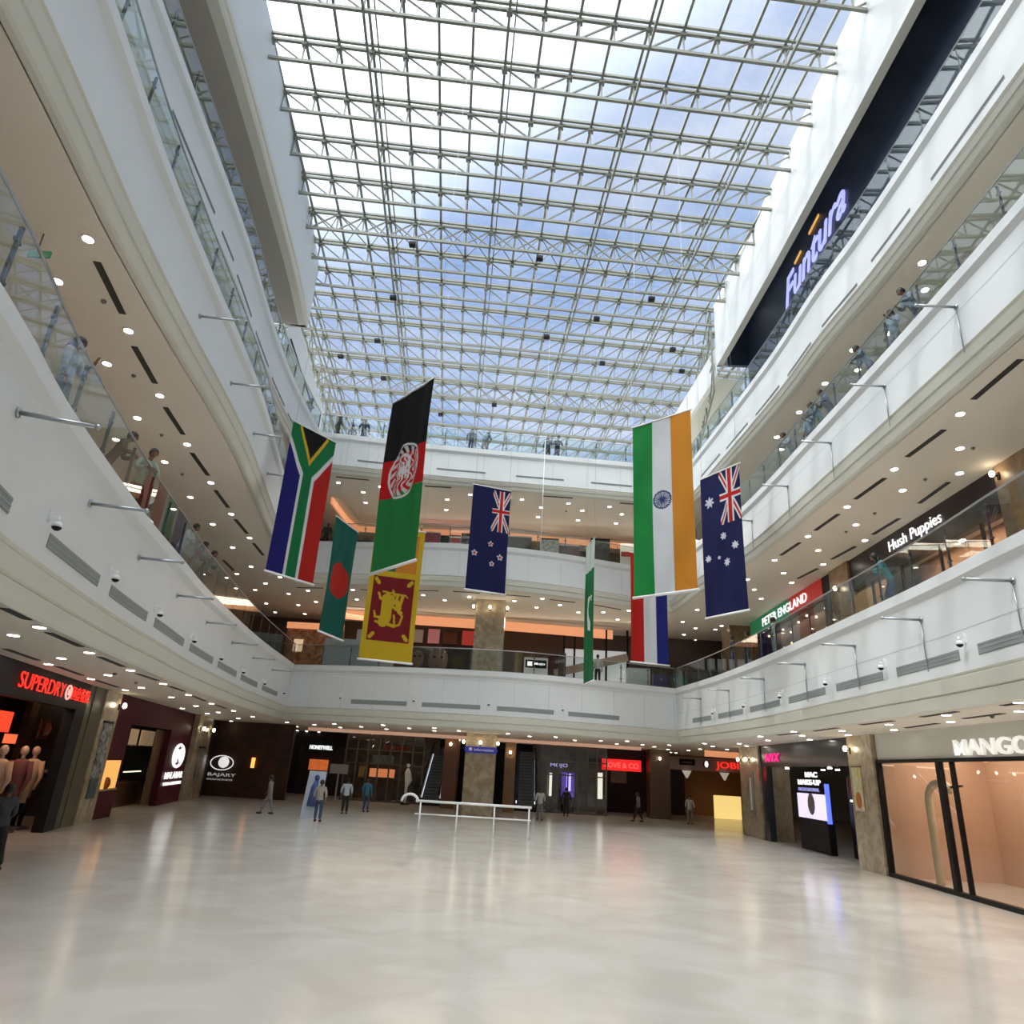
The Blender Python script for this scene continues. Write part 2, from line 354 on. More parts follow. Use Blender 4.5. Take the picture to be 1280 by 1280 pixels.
# ------------------------------------------------------------------ balustrades
def balustrade(l, s, label, pitch=1.62):
    P = arrays(l, s); L = arclen(P)[-1]; zf = ZF[l]
    p0, _, _ = at(l, s, 0, -.06, zf)
    t = thing('glass_balustrade', label, 'balustrade', p0)
    n = int(L/pitch); w = L/n
    ms = {}
    for k in range(n):
        a, ta, na = at(l, s, k*w+.015, -.06, zf); b, tb, nb = at(l, s, (k+1)*w-.015, -.06, zf)
        if a.y < -4 and b.y < -4 : continue
        m = MB(); hgt = 1.12
        V = [a+na*.006, b+nb*.006, b-nb*.006, a-na*.006]; V = [v+Vector((0, 0, .02)) for v in V] + [v+Vector((0, 0, hgt)) for v in V]
        m.add(V, [(3, 2, 1, 0), (4, 5, 6, 7), (0, 1, 5, 4), (1, 2, 6, 5), (2, 3, 7, 6), (3, 0, 4, 7)])
        m.build('glass_panel', M_GLASS, t)
        m = MB(); m.bar(b-nb*.03, b-nb*.03+Vector((0, 0, 1.06)), .035, .05)
        for h in (.25, .85): m.bar(b-nb*.03+Vector((0, 0, h))-tb*.07, b-nb*.03+Vector((0, 0, h))+tb*.07, .05, .04)
        m.build('post', M_DKSTEEL, t)
    m = MB(); pts = [at(l, s, x, -.07, zf+1.15)[0] for x in [i*L/max(2, int(L/.8)) for i in range(int(L/.8)+1)]]
    pts = [p for p in pts if p.y > -5]
    m.tube(pts, .024, 6); m.build('handrail', M_STEEL, t)
    m = MB(); P2 = [p for p in P]; sweep(m, P2, normals(P2), [(-.1, zf), (-.02, zf), (-.02, zf+.035), (-.1, zf+.035)], 0, True)
    m.build('base_channel', M_STEEL, t)
for l, w in ((1, 'first'), (2, 'second'), (3, 'third')):
    for s in ('left', 'back', 'right'):
        balustrade(l, s, 'clear glass balustrade with slim steel rail, %s gallery, %s side of the atrium' % (w, {'left': 'left-hand', 'back': 'far', 'right': 'right-hand'}[s]))

# ------------------------------------------------------------------ grilles, slots, cameras and rods on the fascias
VENTS = {('1', 'left'): [(14.2, 16.95), (18.55, 21.27), (22.05, 24.87), (25.56, 28.87), (29.68, 32.77), (33.59, 36.73), (37.61, 40.8), (41.87, 45.18)],
         ('1', 'back'): [(3.87, 7.04), (7.87, 11.0), (11.87, 14.93), (15.76, 18.78)],
         ('1', 'right'): [(2.47, 5.01), (5.94, 9.16), (10.05, 13.38), (14.27, 17.53), (18.36, 21.26), (21.99, 24.8), (25.54, 28.6), (29.3, 32.4)]}
NTH = ['first', 'second', 'third', 'fourth', 'fifth', 'sixth', 'seventh', 'eighth', 'ninth', 'tenth']
WHERE = {'left': 'left-hand', 'back': 'far', 'right': 'right-hand'}
def grille(l, s, a, b, z, h, name, material, label, grp, cat):
    p, t, n = at(l, s, (a+b)/2, 0, z)
    q = thing(name, label, cat, p, grp)
    k = max(2, int((b-a)/.5)); pts = [at(l, s, a+(b-a)*i/k, 0, z) for i in range(k+1)]
    m = MB()
    for i in range(k):
        (A, _, na), (B, _, nb) = pts[i], pts[i+1]
        V = [A-na*.02, B-nb*.02, B+nb*.012, A+na*.012]; V = [v-Vector((0, 0, h/2)) for v in V]+[v+Vector((0, 0, h/2)) for v in V]
        m.add(V, [(3, 2, 1, 0), (4, 5, 6, 7), (0, 1, 5, 4), (1, 2, 6, 5), (2, 3, 7, 6), (3, 0, 4, 7)])
    m.build('backing', material, q)
    m = MB()
    for e in (-h/2+.03, 0, h/2-.03) if h > .15 else (0,):
        for i in range(k):
            m.bar(pts[i][0]+pts[i][2]*.014+Vector((0, 0, e)), pts[i+1][0]+pts[i+1][2]*.014+Vector((0, 0, e)), .012, .014)
    m.build('slat', mat('slat_grey', (.36, .38, .38), .5) if h > .15 else M_DKSTEEL, q)
for (l, s), L in VENTS.items():
    for i, (a, b) in enumerate(L):
        grille(1, s, a, b, 2.92, .23, 'air_grille', M_GREY, 'grey air grille in the lowest fascia, %s of the %s row from near' % (NTH[i], WHERE[s]) if s == 'left' else ('grey air grille in the lowest fascia, %s of the right-hand row from the far corner' % NTH[i] if s == 'right' else 'grey air grille on the far lowest fascia, %s from the left corner' % NTH[i]), 'grey air grilles of the lowest fascia', 'grille')
for s, L in {'back': [(2.22, 3.66, 14.92), (6.43, 9.09, 14.95), (10.75, 13.39, 14.93), (14.9, 17.19, 14.93)],
             'left': [(20.5, 23.9, 14.95), (24.64, 25.92, 14.93), (26.48, 28.73, 14.8), (29.6, 32.03, 14.75), (32.8, 35.17, 14.7), (35.84, 37.6, 14.65)],
             'right': [(2.25, 4.95, 14.88), (5.8, 8.39, 14.78), (9.27, 11.64, 14.7), (12.47, 14.6, 14.66), (15.5, 17.7, 14.7), (18.56, 20.6, 14.84), (21.6, 24.4, 14.84)]}.items():
    for i, (a, b, z) in enumerate(L):
        grille(3, s, a, b, z, .10, 'slot_grille', mat('slot_grey', (.30, .31, .32), .6), 'narrow slot grille in the topmost white fascia, %s in the %s row' % (NTH[i], WHERE[s]), 'slot grilles of the topmost fascia', 'grille')

def dome_camera():
    t = thing('security_camera', 'x', 'camera')
    m = MB(); m.bar((0, 0, .16), (0, .14, .16), .03); m.bar((0, 0, .06), (0, 0, .26), .07, .02); m.tube([(0, .14, .17), (0, .14, .08)], .02); m.build('bracket', M_WHITE, t)
    m = MB(); m.tube([(0, .14, .08), (0, .14, .0)], [.05, .085], 12); h = m.build('housing', M_WHITE, t)
    m = MB(); m.ball((0, .14, .0), (.072, .072, .06)); m.build('dome', M_BLACK, h)
    return t
cam0 = dome_camera(); used = [False]
for s, L in {'left': [(14.3), 18.32, 21.72, 25.36, 29.49, 33.33, 37.29, 41.6, 46.14], 'back': [3.28, 7.45, 11.44, 15.38], 'right': [25.15, 21.49, 17.92, 13.76, 9.63, 5.57]}.items():
    for i, d in enumerate(sorted(L)):
        c = copy_tree(cam0) if used[0] else cam0; used[0] = True
        p, t, n = at(1, s, d, .01, 3.08); c.location = p; c.rotation_euler = (0, 0, math.atan2(n.y, n.x)-math.pi/2)
        tag(c, 'small white dome camera above the lowest grilles, %s of the %s row' % (NTH[i], WHERE[s]), None, 'dome cameras on the lowest fascia')

def rod(length=.93):
    t = thing('banner_rod', 'x', 'banner rod')
    m = MB(); m.tube([(0, 0, 0), (0, length, 0)], .032, 8); m.build('rod', M_STEEL, t)
    m = MB(); m.tube([(0, 0, 0), (0, .03, 0)], .07, 10); m.build('wall_plate', M_STEEL, t)
    m = MB(); m.ball((0, length, 0), .045); m.build('end_cap', M_STEEL, t)
    return t
r0 = rod(); r1 = rod()
m = MB(); m.tube([(0, .03, -.02), (0, .03, -1.25)], .014, 6); m.build('cable_conduit', M_STEEL, r1)
u0 = [False, False]
for k, l, s, L in ((0, 1, 'left', [(16.2, 3.97), (19.76, 3.97), (23.28, 3.95), (26.98, 3.92), (30.97, 3.92), (35.06, 3.91), (39.11, 3.9), (43.2, 3.9)]),
                   (1, 1, 'right', [(3.7, 3.93), (7.52, 3.96), (11.86, 3.96), (16.08, 3.95), (19.89, 3.95), (23.47, 3.98), (27.1, 3.99), (30.8, 3.99)]),
                   (0, 2, 'left', [(22.51, 10.2), (25.6, 10.1), (28.9, 10.1), (32.4, 10.1)]),
                   (1, 2, 'right', [(25.84, 10.75), (22.5, 10.62), (19.09, 10.55), (15.44, 10.54), (11.6, 10.54)])):
    for i, (d, z) in enumerate(sorted(L)):
        base = (r0, r1)[k]; c = copy_tree(base) if u0[k] else base; u0[k] = True
        p, t, n = at(l, s, d, .0, z); c.location = p; c.rotation_euler = (0, 0, math.atan2(n.y, n.x)-math.pi/2)
        tag(c, 'bare steel banner rod on the %s white fascia, %s in the %s row' % ({1: 'lowest', 2: 'middle'}[l], NTH[i], WHERE[s]), None, 'empty banner rods on the fascias')

# ------------------------------------------------------------------ ceiling lights and diffusers
def downlight():
    t = thing('ceiling_light', 'x', 'ceiling light')
    m = MB(); m.disc((0, 0, -.008), .125, .02, 0, 18); h = m.build('rim', M_RIM, t)
    m = MB(); m.disc((0, 0, -.022), .10, .012, 0, 18); m.build('lens', M_LAMP, h)
    return t
dl = downlight(); first = True
CN = {0: 'ground floor', 1: 'first gallery', 2: 'second gallery'}
for k in (0, 1, 2):
    for x, y in DOWNLIGHTS[k]:
        c = dl if first else copy_tree(dl); first = False
        c.location = (x, y, ZC[k]+EYE)
        tag(c, 'round white downlight in the ceiling over the %s' % CN[k], None, 'downlights in the %s ceiling' % CN[k])
def diffuser(rows):
    t = thing('linear_diffuser', 'x', 'air diffuser')
    m = MB(); m.box((-.9, -.075, -.012), (.9, .075, .01)); m.build('frame', M_SLOT, t)
    for i in range(rows):
        m = MB(); y = -.04+.04*i; m.bar((-.88, y, -.014), (.88, y, -.014), .006, .008); m.build('slat', M_DKSTEEL, t)
    return t
df = diffuser(3); first = True
for k in (0, 1, 2):
    for j, (x0, y0, x1, y1) in enumerate(DIFFUSERS[k]):
        c = df if first else copy_tree(df); first = False
        c.location = ((x0+x1)/2, (y0+y1)/2, ZC[k]+EYE); c.rotation_euler = (0, 0, math.atan2(y1-y0, x1-x0))
        c.scale = (max(.5, min(1.25, math.hypot(x1-x0, y1-y0)/1.8)), 1, 1)
        tag(c, 'dark slotted air diffuser flush in the ceiling over the %s' % CN[k], None, 'slot diffusers in the %s ceiling' % CN[k])
def small(name, cat, builder, spots, lab, grp):
    base = builder(); f = True
    for k, x, y in spots:
        c = base if f else copy_tree(base); f = False
        c.location = (x, y, ZC[k]+EYE); tag(c, lab % CN[k], cat, grp)
def smoke():
    m = MB(); m.disc((0, 0, -.02), .055, .04, 0, 12); m.disc((0, 0, -.05), .03, .03, 0, 10); return m.build('smoke_detector', mat('detector_grey', (.2, .2, .19), .5))
small('smoke_detector', 'smoke detector', smoke, [(1, -9.6, 12.3), (1, -10.6, 15.4), (1, -11.6, 18.9), (1, -12.4, 22), (1, 12.2, 17.3), (1, 12.1, 19.5), (1, 12.0, 22.5), (1, 11.9, 24.5), (0, -11.2, 19), (0, -11.9, 21.4), (0, 11.3, 17.2), (0, 11.0, 15.4), (2, 10.8, 20), (2, 10.9, 23), (2, -2, 36), (2, 2, 37)],
      'small dark smoke detector on the ceiling over the %s', 'smoke detectors')

# orange light coves let into the ceilings of the far side and its corners
def cove(z, pts, w, label, hgt=.42, glow=None):
    t = thing('light_cove', label, 'cove light', (pts[0][0], pts[0][1], z+EYE))
    P = pts; N = normals(P)
    m = MB(); sweep(m, P, N, [(-w, z-.02), (-w, z-hgt), (-w-.12, z-hgt), (-w-.12, z-.02)], 0, True); m.build('glowing_fascia', glow or M_ORANGE, t)
    m = MB(); sweep(m, P, N, [(0, z-.02), (-w, z-.02), (-w, z-.04), (0, z-.04)], 0, True); m.build('tray', M_CORN, t)
cove(ZC[2], catmull([(-11.0, 36.6), (-10.9, 40.2), (-10.7, 41.0), (-3.2, 40.8), (0, 41.0), (6.6, 41.9), (9.5, 42.4)]), .5, 'orange glowing cove under the topmost gallery, behind the far rail', .40)
cove(ZC[1], catmull([(-11.6, 42.6), (-7.0, 43.2), (-.9, 43.6), (6.0, 44.6)]), 1.1, 'orange glowing cove in the first gallery ceiling, behind the marble column', .62)
cove(ZC[1], [(13.0, 48.5), (16, 50.5)], .6, 'short orange cove near the right far corner of the first gallery', .6)
cove(ZC[0], catmull([(-14, 46.6), (-8, 46.0), (0, 46.2), (8, 47.2)]), .3, 'pale orange cove over the ground floor escalators', .24, M_PALECOVE)
cove(ZC[0], [(12.0, 46), (15.5, 47.2)], .4, 'orange cove over the ground floor corner by the cup shop', .4)
# ------------------------------------------------------------------ upper bulkheads below the roof
m = MB()
PL = catmull([(-8.2, -8), (-8.9, 2), (-9.8, 14), (-10.74, 22), (-11.3, 26), (-11.85, 29.1)], 2)
def bulk(P, zb, zt, depth, name, inner=None):
    N = normals(P)
    m = MB(); sweep(m, P, N, [(0, zt), (0, zb+.55), (-.02, zb+.5)], 0); o = struct(m.build('wall_'+name, M_WALL))
    m = MB(); sweep(m, P, N, [(-.02, zb+.5), (.02, zb+.46), (.02, zb+.3), (-.04, zb+.26), (-.04, zb+.08), (-.1, zb), (-.45, zb)], 0); struct(m.build('trim_'+name, M_CORN))
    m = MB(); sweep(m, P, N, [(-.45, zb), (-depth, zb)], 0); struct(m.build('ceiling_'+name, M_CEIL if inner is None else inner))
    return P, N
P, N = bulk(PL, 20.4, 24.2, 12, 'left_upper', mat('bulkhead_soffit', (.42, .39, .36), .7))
m = MB(); e = P[-1]; m.box((e[0], e[1], 20.4+EYE), (-24, e[1]-.2, 24.2+EYE)); struct(m.build('wall_left_upper_end', M_WALL))
P2, N2 = bulk([(-12.9, 29.2), (-13.3, 33), (-13.9, 37), (-14.8, 44)], 19.4, 21.9, 12, 'left_far')
grille_pts = [(-12.88, 30.3), (-13.75, 36.6)]
t = thing('slot_grille', 'long dark slot in the fascia under the lattice, above the left far corner', 'grille', (-13.2, 33, 20.2+EYE))
m = MB(); m.bar((-12.96, 30.0, 20.25+EYE), (-13.83, 36.9, 20.25+EYE), .05, .12); m.build('backing', M_SLOT, t)
m = MB(); m.bar((-12.93, 30.0, 20.25+EYE), (-13.8, 36.9, 20.25+EYE), .03, .02); m.build('slat', M_DKSTEEL, t)

PR = [(9.35, 31.0), (9.62, 24), (9.8, 16), (9.9, 8), (9.9, -8)]
N = normals(PR); zb = 20.4
m = MB(); sweep(m, PR, N, [(0, 24.2), (0, zb)], 0); struct(m.build('wall_right_upper', M_WALL))
m = MB(); sweep(m, PR, N, [(0, zb), (-.3, zb)], 0); struct(m.build('trim_right_upper', M_CORN))
m = MB(); m.box((9.35, 31.0, zb+EYE), (9.9, 30.9, 24.2+EYE)); struct(m.build('wall_right_upper_end', M_WALL))
PF = [(8.75, 38.5), (9.35, 31.0)]
N = normals(PF)
m = MB(); sweep(m, PF, N, [(0, 21.6), (0, 19.9)], 0); struct(m.build('wall_right_far', M_WALL))
m = MB(); sweep(m, PF, N, [(0, 19.9), (-.1, 19.7), (-1.5, 19.7)], 0); struct(m.build('trim_right_far', M_CORN))
M_NAVY = mat('navy_panel', (.035, .05, .085), .35)
m = MB(); m.box((10.9, -8, 23.6+EYE), (10.95, 31, 23.7+EYE)); m.quad((9.9, -8, 23.6+EYE), (9.9, 31, 23.6+EYE), (11, 31, 23.6+EYE), (11, -8, 23.6+EYE)); struct(m.build('ceiling_right_upper', M_NAVY))
m = MB(); m.box((11.0, -8, 16.4+EYE), (11.2, 31.0, 23.6+EYE)); m.box((9.9, 30.8, 20.4+EYE), (11.0, 31.0, 23.6+EYE)); struct(m.build('wall_right_gallery', M_NAVY))
m = MB(); m.box((11.5, 31.5, 16.32+EYE), (11.7, 44, 20.2+EYE)); struct(m.build('wall_right_gallery_far', M_CORN))
m = MB(); m.box((-14.5, -8, 16.32+EYE), (-14.3, 29, 20.4+EYE)); struct(m.build('wall_left_gallery', M_CORN))

# ------------------------------------------------------------------ the glazed space-frame roof
RA = math.radians(5.75)                      # the frame runs 5.75 degrees left of the right-hand galleries
RU, RV = Vector((math.cos(RA), math.sin(RA), 0)), Vector((-math.sin(RA), math.cos(RA), 0))
ZT, ZB = 24.0+EYE, 23.05+EYE
def R(u, v, z): return RU*u + RV*v + Vector((0, 0, z))
NU, PU, PV = 15, 1.2, 2.05
V0 = 28.0/math.cos(RA)*.995 - 2.05*17          # first frame line, behind the camera
roof = thing('ceiling_skylight', 'white steel space frame roof glazed with clear panes', None, (0, 0, ZT), kind='structure')
roof.pop('label', None)
rows = 29
for r in range(rows):
    v = V0+PV*r
    if v < -7: continue
    m = MB(); big = (r % 7) == 2
    m.bar(R(-NU*PU, v, ZT), R(NU*PU, v, ZT), .10, .12)
    m.bar(R(-NU*PU, v-.20, ZT+.02), R(NU*PU, v-.20, ZT+.02), .09, .10)
    m.bar(R(-NU*PU, v, ZB), R(NU*PU, v, ZB), .10, .12)
    for i in range(-NU, NU+1):
        u = i*PU
        m.bar(R(u, v, ZB), R(u, v, ZT), .055)
        m.box(R(u, v, ZT-.13)-Vector((.10, .10, .07)), R(u, v, ZT-.13)+Vector((.10, .10, .07)))
        if i < NU:
            if big:
                m.bar(R(u, v, ZB), R(u+PU, v, ZT), .055); m.bar(R(u, v, ZT), R(u+PU, v, ZB), .055)
            elif i >= 1: m.bar(R(u, v, ZB), R(u+PU, v, ZT), .052)
            else: m.bar(R(u, v, ZT), R(u+PU, v, ZB), .052)
    m.build('transverse_truss', M_TRUSS, roof)
for i in range(-NU, NU+1):
    u = i*PU; m = MB(); v1 = V0+PV*(rows-1)
    m.bar(R(u, -7, ZT+.04), R(u, v1, ZT+.04), .09, .10)
    if i % 4 == 0:
        m.bar(R(u, -7, ZB), R(u, v1, ZB), .08, .10); m.bar(R(u+.22, -7, ZT), R(u+.22, v1, ZT), .05)
    m.build('purlin', M_TRUSS, roof)
for r in range(2, rows-1, 7):                 # wind bracing in every seventh bay, between the bottom chords
    v = V0+PV*r
    if v < -7: continue
    m = MB()
    for i in range(-NU, NU):
        m.bar(R(i*PU, v, ZT), R((i+1)*PU, v+PV, ZT), .04); m.bar(R((i+1)*PU, v, ZT), R(i*PU, v+PV, ZT), .04)
    m.build('wind_bracing', M_TRUSS, roof)
m = MB(); z = ZT+.12
a, b, c, d = R(-NU*PU-.3, -7, z), R(NU*PU+.3, -7, z), R(NU*PU+.3, V0+PV*(rows-1), z), R(-NU*PU-.3, V0+PV*(rows-1), z)
m.poly([a, b, c, d], (0, 0, .02)); m.build('glazing', M_ROOF, roof)
# lattice side walls of the roof beyond the galleries, left and right, and the far gable
def lattice(name, p, q, z0, z1, n, label=None, deep=.0):
    t = thing(name, None, None, (p[0], p[1], z0+EYE), kind='structure')
    p, q = Vector((*p, 0)), Vector((*q, 0)); rr = 3 if z1-z0 > 4 else 2
    m = MB()
    for j in range(rr+1):
        z = z0+(z1-z0)*j/rr+EYE; m.bar(p+Vector((0, 0, z)), q+Vector((0, 0, z)), .09)
    m.build('rail', M_TRUSS, t)
    for k in range(n+1):
        a = p.lerp(q, k/n); m = MB(); m.bar(a+Vector((0, 0, z0+EYE)), a+Vector((0, 0, z1+EYE)), .09 if k % 2 == 0 else .06)
        if k < n:
            b = p.lerp(q, (k+1)/n)
            for j in range(rr):
                za, zb_ = z0+(z1-z0)*j/rr+EYE, z0+(z1-z0)*(j+1)/rr+EYE
                e, f = (a, b) if (j+k) % 2 else (b, a)
                m.bar(e+Vector((0, 0, za)), f+Vector((0, 0, zb_)), .05)
        m.build('lattice_frame', M_TRUSS, t)
lattice('window_1', (-14.3, 29.4), (-16.6, 52), 21.8, 24.0, 14)
lattice('window_2', (-13.4, 31), (-15.6, 52), 19.9, 24.0, 12)
lattice('window_3', (9.2, 31.2), (11.9, 52), 19.0, 24.0, 14)
lattice('window_4', (12.2, 36), (9.0, 54), 16.4, 24.0, 12)
far = V0+PV*(rows-1)
gp, gq = R(-NU*PU, far, 0), R(NU*PU, far, 0)
lattice('window_5', (gp.x, gp.y), (gq.x, gq.y), 12.0, 24.0, 16)
m = MB(); m.poly([(gp.x, gp.y, 12+EYE), (gq.x, gq.y, 12+EYE), (gq.x, gq.y, 24+EYE), (gp.x, gp.y, 24+EYE)], (0, .02, 0)); struct(m.build('window_6', M_ROOF))
# small floodlights clamped to the space frame
def flood():
    t = thing('floodlight', 'x', 'floodlight')
    m = MB(); m.bar((0, 0, 0), (0, 0, -.22), .04); m.build('bracket', M_DKSTEEL, t)
    m = MB(); m.box((-.16, -.12, -.38), (.16, .12, -.2)); m.box((-.12, -.14, -.36), (.12, -.12, -.22)); m.build('housing', M_BLACK, t)
    return t
f0 = flood(); u = False
for i, j in ((2, 16), (-3, 16), (7, 17), (-4, 18), (-5, 20), (3, 19), (-5, 22), (1, 23), (-7, 21), (9, 19), (10, 20), (-2, 24), (5, 18), (6, 20)):
    c = copy_tree(f0) if u else f0; u = True
    c.location = R(i*PU, V0+PV*j, ZB-.05); tag(c, 'small dark floodlight hanging under the roof frame', None, 'floodlights under the roof frame')

# ------------------------------------------------------------------ flags
M_FLAG = attr_mat('flag_cloth')
M_WHITE_ROD = mat('flag_batten', (.85, .85, .85), .4)
def seg(px, py, ax, ay, bx, by):
    dx, dy = bx-ax, by-ay; t = max(0, min(1, ((px-ax)*dx+(py-ay)*dy)/(dx*dx+dy*dy+1e-12)))
    return math.hypot(px-ax-dx*t, py-ay-dy*t)
def star(x, y, cx, cy, r, n, inner=.45):
    dx, dy = x-cx, y-cy; d = math.hypot(dx, dy)
    if d > r: return False
    a = (math.atan2(dx, -dy) % (2*math.pi/n))/(2*math.pi/n); a = abs(a-.0) if a < .5 else 1-a
    k = a*2; return d < r*(1-k)+r*inner*k
NAVY, WHITE, RED = (.012, .014, .075), (.78, .78, .78), (.52, .016, .02)
def jack(x, y, cx, cy, hw, hh):
    if abs(x-cx) > hw or abs(y-cy) > hh: return None
    dx, dy = (x-cx), (y-cy)
    if abs(dx) < hw*.16 or abs(dy) < hw*.16: return RED
    if abs(dx) < hw*.29 or abs(dy) < hw*.29: return WHITE
    d = min(abs(dx*hh-dy*hw), abs(dx*hh+dy*hw))/math.hypot(hh, hw)
    if d < hw*.07: return RED
    if d < hw*.19: return WHITE
    return NAVY
def f_south_africa(u, v, a):
    k = abs(u-.5)
    if k < .33:
        if v < .205*(1-k/.30): return (.012, .012, .012)
        if v < .25*(1-k/.36): return (.75, .48, .03)
    g = .10+.22*(.5-k)/.4
    if v < g or k < .105: return (.012, .19, .06)
    w = .145+.19*(.5-k)/.33
    if v < w or k < .165: return WHITE
    return (.018, .016, .17) if u < .5 else (.50, .02, .014)
def f_afghan(u, v, a):
    y = v*a; cx, cy = .5, .475*a; d = math.hypot(u-cx, y-cy)
    base = (.011, .011, .011) if v < .375 else ((.55, .012, .014) if v < .595 else (.02, .22, .055))
    if .355 < d < .385: return WHITE
    if d < .345:
        an = math.atan2(y-cy, u-cx)
        if d > .25 and math.sin(an*16+d*40) > -.1: return (.7, .62, .6)
        if abs(u-cx) < .13 and abs(y-cy) < .12 and (int((u+5)*40) % 2 == 0 or abs(y-cy-.02) < .03): return WHITE
        if abs(math.hypot(u-cx, y-cy+.12)-.10) < .02: return WHITE
        if d < .24 and math.sin(u*70+math.sin(y*33)*3) > .55: return WHITE
    return base
LION = [((.36, .30), (.36, .70), .17), ((.36, .66), (.30, .78), .15), ((.46, .28), (.50, .36), .11), ((.44, .33), (.66, .33), .05), ((.66, .20), (.60, .36), .045), ((.80, .22), (.72, .46), .05), ((.66, .36), (.72, .46), .08),
        ((.52, .44), (.80, .56), .045), ((.30, .34), (.16, .30), .045), ((.16, .30), (.10, .20), .035), ((.28, .70), (.06, .68), .04), ((.06, .68), (.03, .58), .03), ((.40, .80), (.62, .84), .05), ((.26, .80), (.10, .78), .035),
        ((.60, .62), (.64, .84), .03), ((.64, .84), (.78, .80), .03), ((.78, .80), (.84, .62), .03), ((.84, .62), (.72, .56), .03), ((.22, .16), (.88, .20), .028), ((.50, .12), (.56, .22), .035), ((.88, .20), (.94, .24), .02)]
def f_sri_lanka(u, v, a):
    Y = (.62, .42, .02)
    if u < .10 or u > .90: return Y
    if .04 < v < .345: return (.02, .16, .10) if u < .49 else (.62, .22, .03)
    if .385 < v < .86:
        U, V = (u-.1)/.8, (v-.385)/.475
        for cx, cy in ((.06, .05), (.94, .05), (.06, .95), (.94, .95)):
            if seg(U, V*1.6, cx, cy*1.6, .5*.16+cx*.84, .5*1.6*.12+cy*1.6*.88) < .045: return Y
        for (p, q, r) in LION:
            if seg(U*.8, V*1.25, (.08+p[0]*.84)*.8, (.12+p[1]*.76)*1.25, (.08+q[0]*.84)*.8, (.12+q[1]*.76)*1.25) < r*.62: return Y
        return (.20, .012, .018)
    return Y
def f_bangladesh(u, v, a):
    return (.55, .03, .02) if math.hypot((u-.5), (v-.52)*a) < .36 else (.012, .13, .10)
def stars(u, v, a, L):
    for cx, cy, r, n, inn in L:
        if star(u, v*a, cx, cy*a, r, n, inn): return True
    return False
def f_new_zealand(u, v, a):
    j = jack(u, v*a, .77, .225*a, .23, .20*a)
    if j: return j
    L = [(.16, .655, .085, 5), (.56, .55, .075, 5), (.82, .665, .085, 5), (.62, .735, .07, 5)]
    if stars(u, v, a, [(x, y, r*.6, n, .45) for x, y, r, n in L]): return RED
    if stars(u, v, a, [(x, y, r, n, .5) for x, y, r, n in L]): return WHITE
    return NAVY
def f_australia(u, v, a):
    j = jack(u, v*a, .74, .195*a, .26, .195*a)
    if j: return j
    if stars(u, v, a, [(.22, .20, .125, 7, .42), (.52, .47, .08, 7, .5), (.80, .555, .08, 7, .5), (.13, .60, .075, 7, .5), (.40, .612, .04, 5, .5), (.58, .655, .085, 7, .5)]): return (.75, .74, .85)
    return NAVY
def f_pakistan(u, v, a):
    if v < .21: return (.62, .70, .66)
    y = v*a; cy = .52*a
    if math.hypot(u-.5, (y-cy)*.62) < .30 and math.hypot(u-.68, (y-cy+.10)*.62) > .27: return WHITE
    if star(u, y, .70, .42*a, .12, 5, .42): return WHITE
    return (.015, .17, .06)
def f_india(u, v, a):
    if u < .345: return (.015, .26, .055)
    if u > .665: return (.68, .27, .03)
    y = v*a; d = math.hypot(u-.505, y-.485*a)
    if d < .145:
        if d > .122 or d < .02: return (.03, .05, .16)
        an = (math.atan2(y-.485*a, u-.505) % (math.pi/12))/(math.pi/12)
        if abs(an-.5) > .5-.011/max(d, .02)*2.0: return (.05, .07, .2)
        return (.50, .53, .60)
    return (.74, .76, .80)
def f_netherlands(u, v, a):
    return (.50, .018, .014) if u < .35 else ((.72, .74, .78) if u < .68 else (.02, .025, .20))

def flag(name_label, tl, tr, zt, zb_, fn, cords=True, fold=.05, nfold=3.0, phase=0.0, slant=0.0, twist=(0, 0)):
    a, b = Vector((*tl, 0)), Vector((*tr, 0)); w = (b-a).length; d = (b-a).normalized(); n = Vector((d.y, -d.x, 0))
    h = zt-zb_; NX, NY = 90, 240
    t = thing('hanging_flag', name_label, 'flag', ((a.x+b.x)/2, (a.y+b.y)/2, zb_+EYE), 'national flags hung from the roof')
    V = []; C = []; F = []
    for j in range(NY+1):
        v = j/NY
        for i in range(NX+1):
            u = i/NX
            amp = fold*(.25+.75*math.sin(math.pi*min(1, v*1.05)))
            off = amp*(math.sin(2*math.pi*nfold*u+phase+1.4*v)+.5*math.sin(2*math.pi*(nfold*.43)*u+2.1*v+phase*2))
            p = a + d*(w*u*(1-.012*math.sin(math.pi*v)))+n*off
            V.append((p.x, p.y, zt+EYE-h*v)); C.extend((*[k*.8 for k in fn(u, v, h/w)], 1))
    for j in range(NY):
        for i in range(NX): F.append((j*(NX+1)+i, (j+1)*(NX+1)+i, (j+1)*(NX+1)+i+1, j*(NX+1)+i+1))
    m = MB(); m.add(V, F, 0, True); o = m.build('cloth', M_FLAG, t)
    at_ = o.data.attributes.new('Col', 'FLOAT_COLOR', 'POINT'); at_.data.foreach_set('color', C)
    for z, nm, r in ((zt, 'top_batten', .028), (zb_, 'bottom_batten', .045)):
        m = MB(); m.tube([a-d*.04+Vector((0, 0, z+EYE)), b+d*.04+Vector((0, 0, z+EYE))], r, 8); m.build(nm, M_WHITE_ROD, t)
    for p in (a+d*.1, b-d*.1):
        m = MB(); m.tube([p+Vector((0, 0, zt+EYE)), p+Vector((0, 0, ZB))], .005, 5); m.build('suspension_wire', M_STEEL, t)
    return t
def FL(label, ax, ay, bx, by, z, k, fn, **kw):
    return flag(label, (ax*z, ay*z), (bx*z, by*z), z, z*k, fn, **kw)
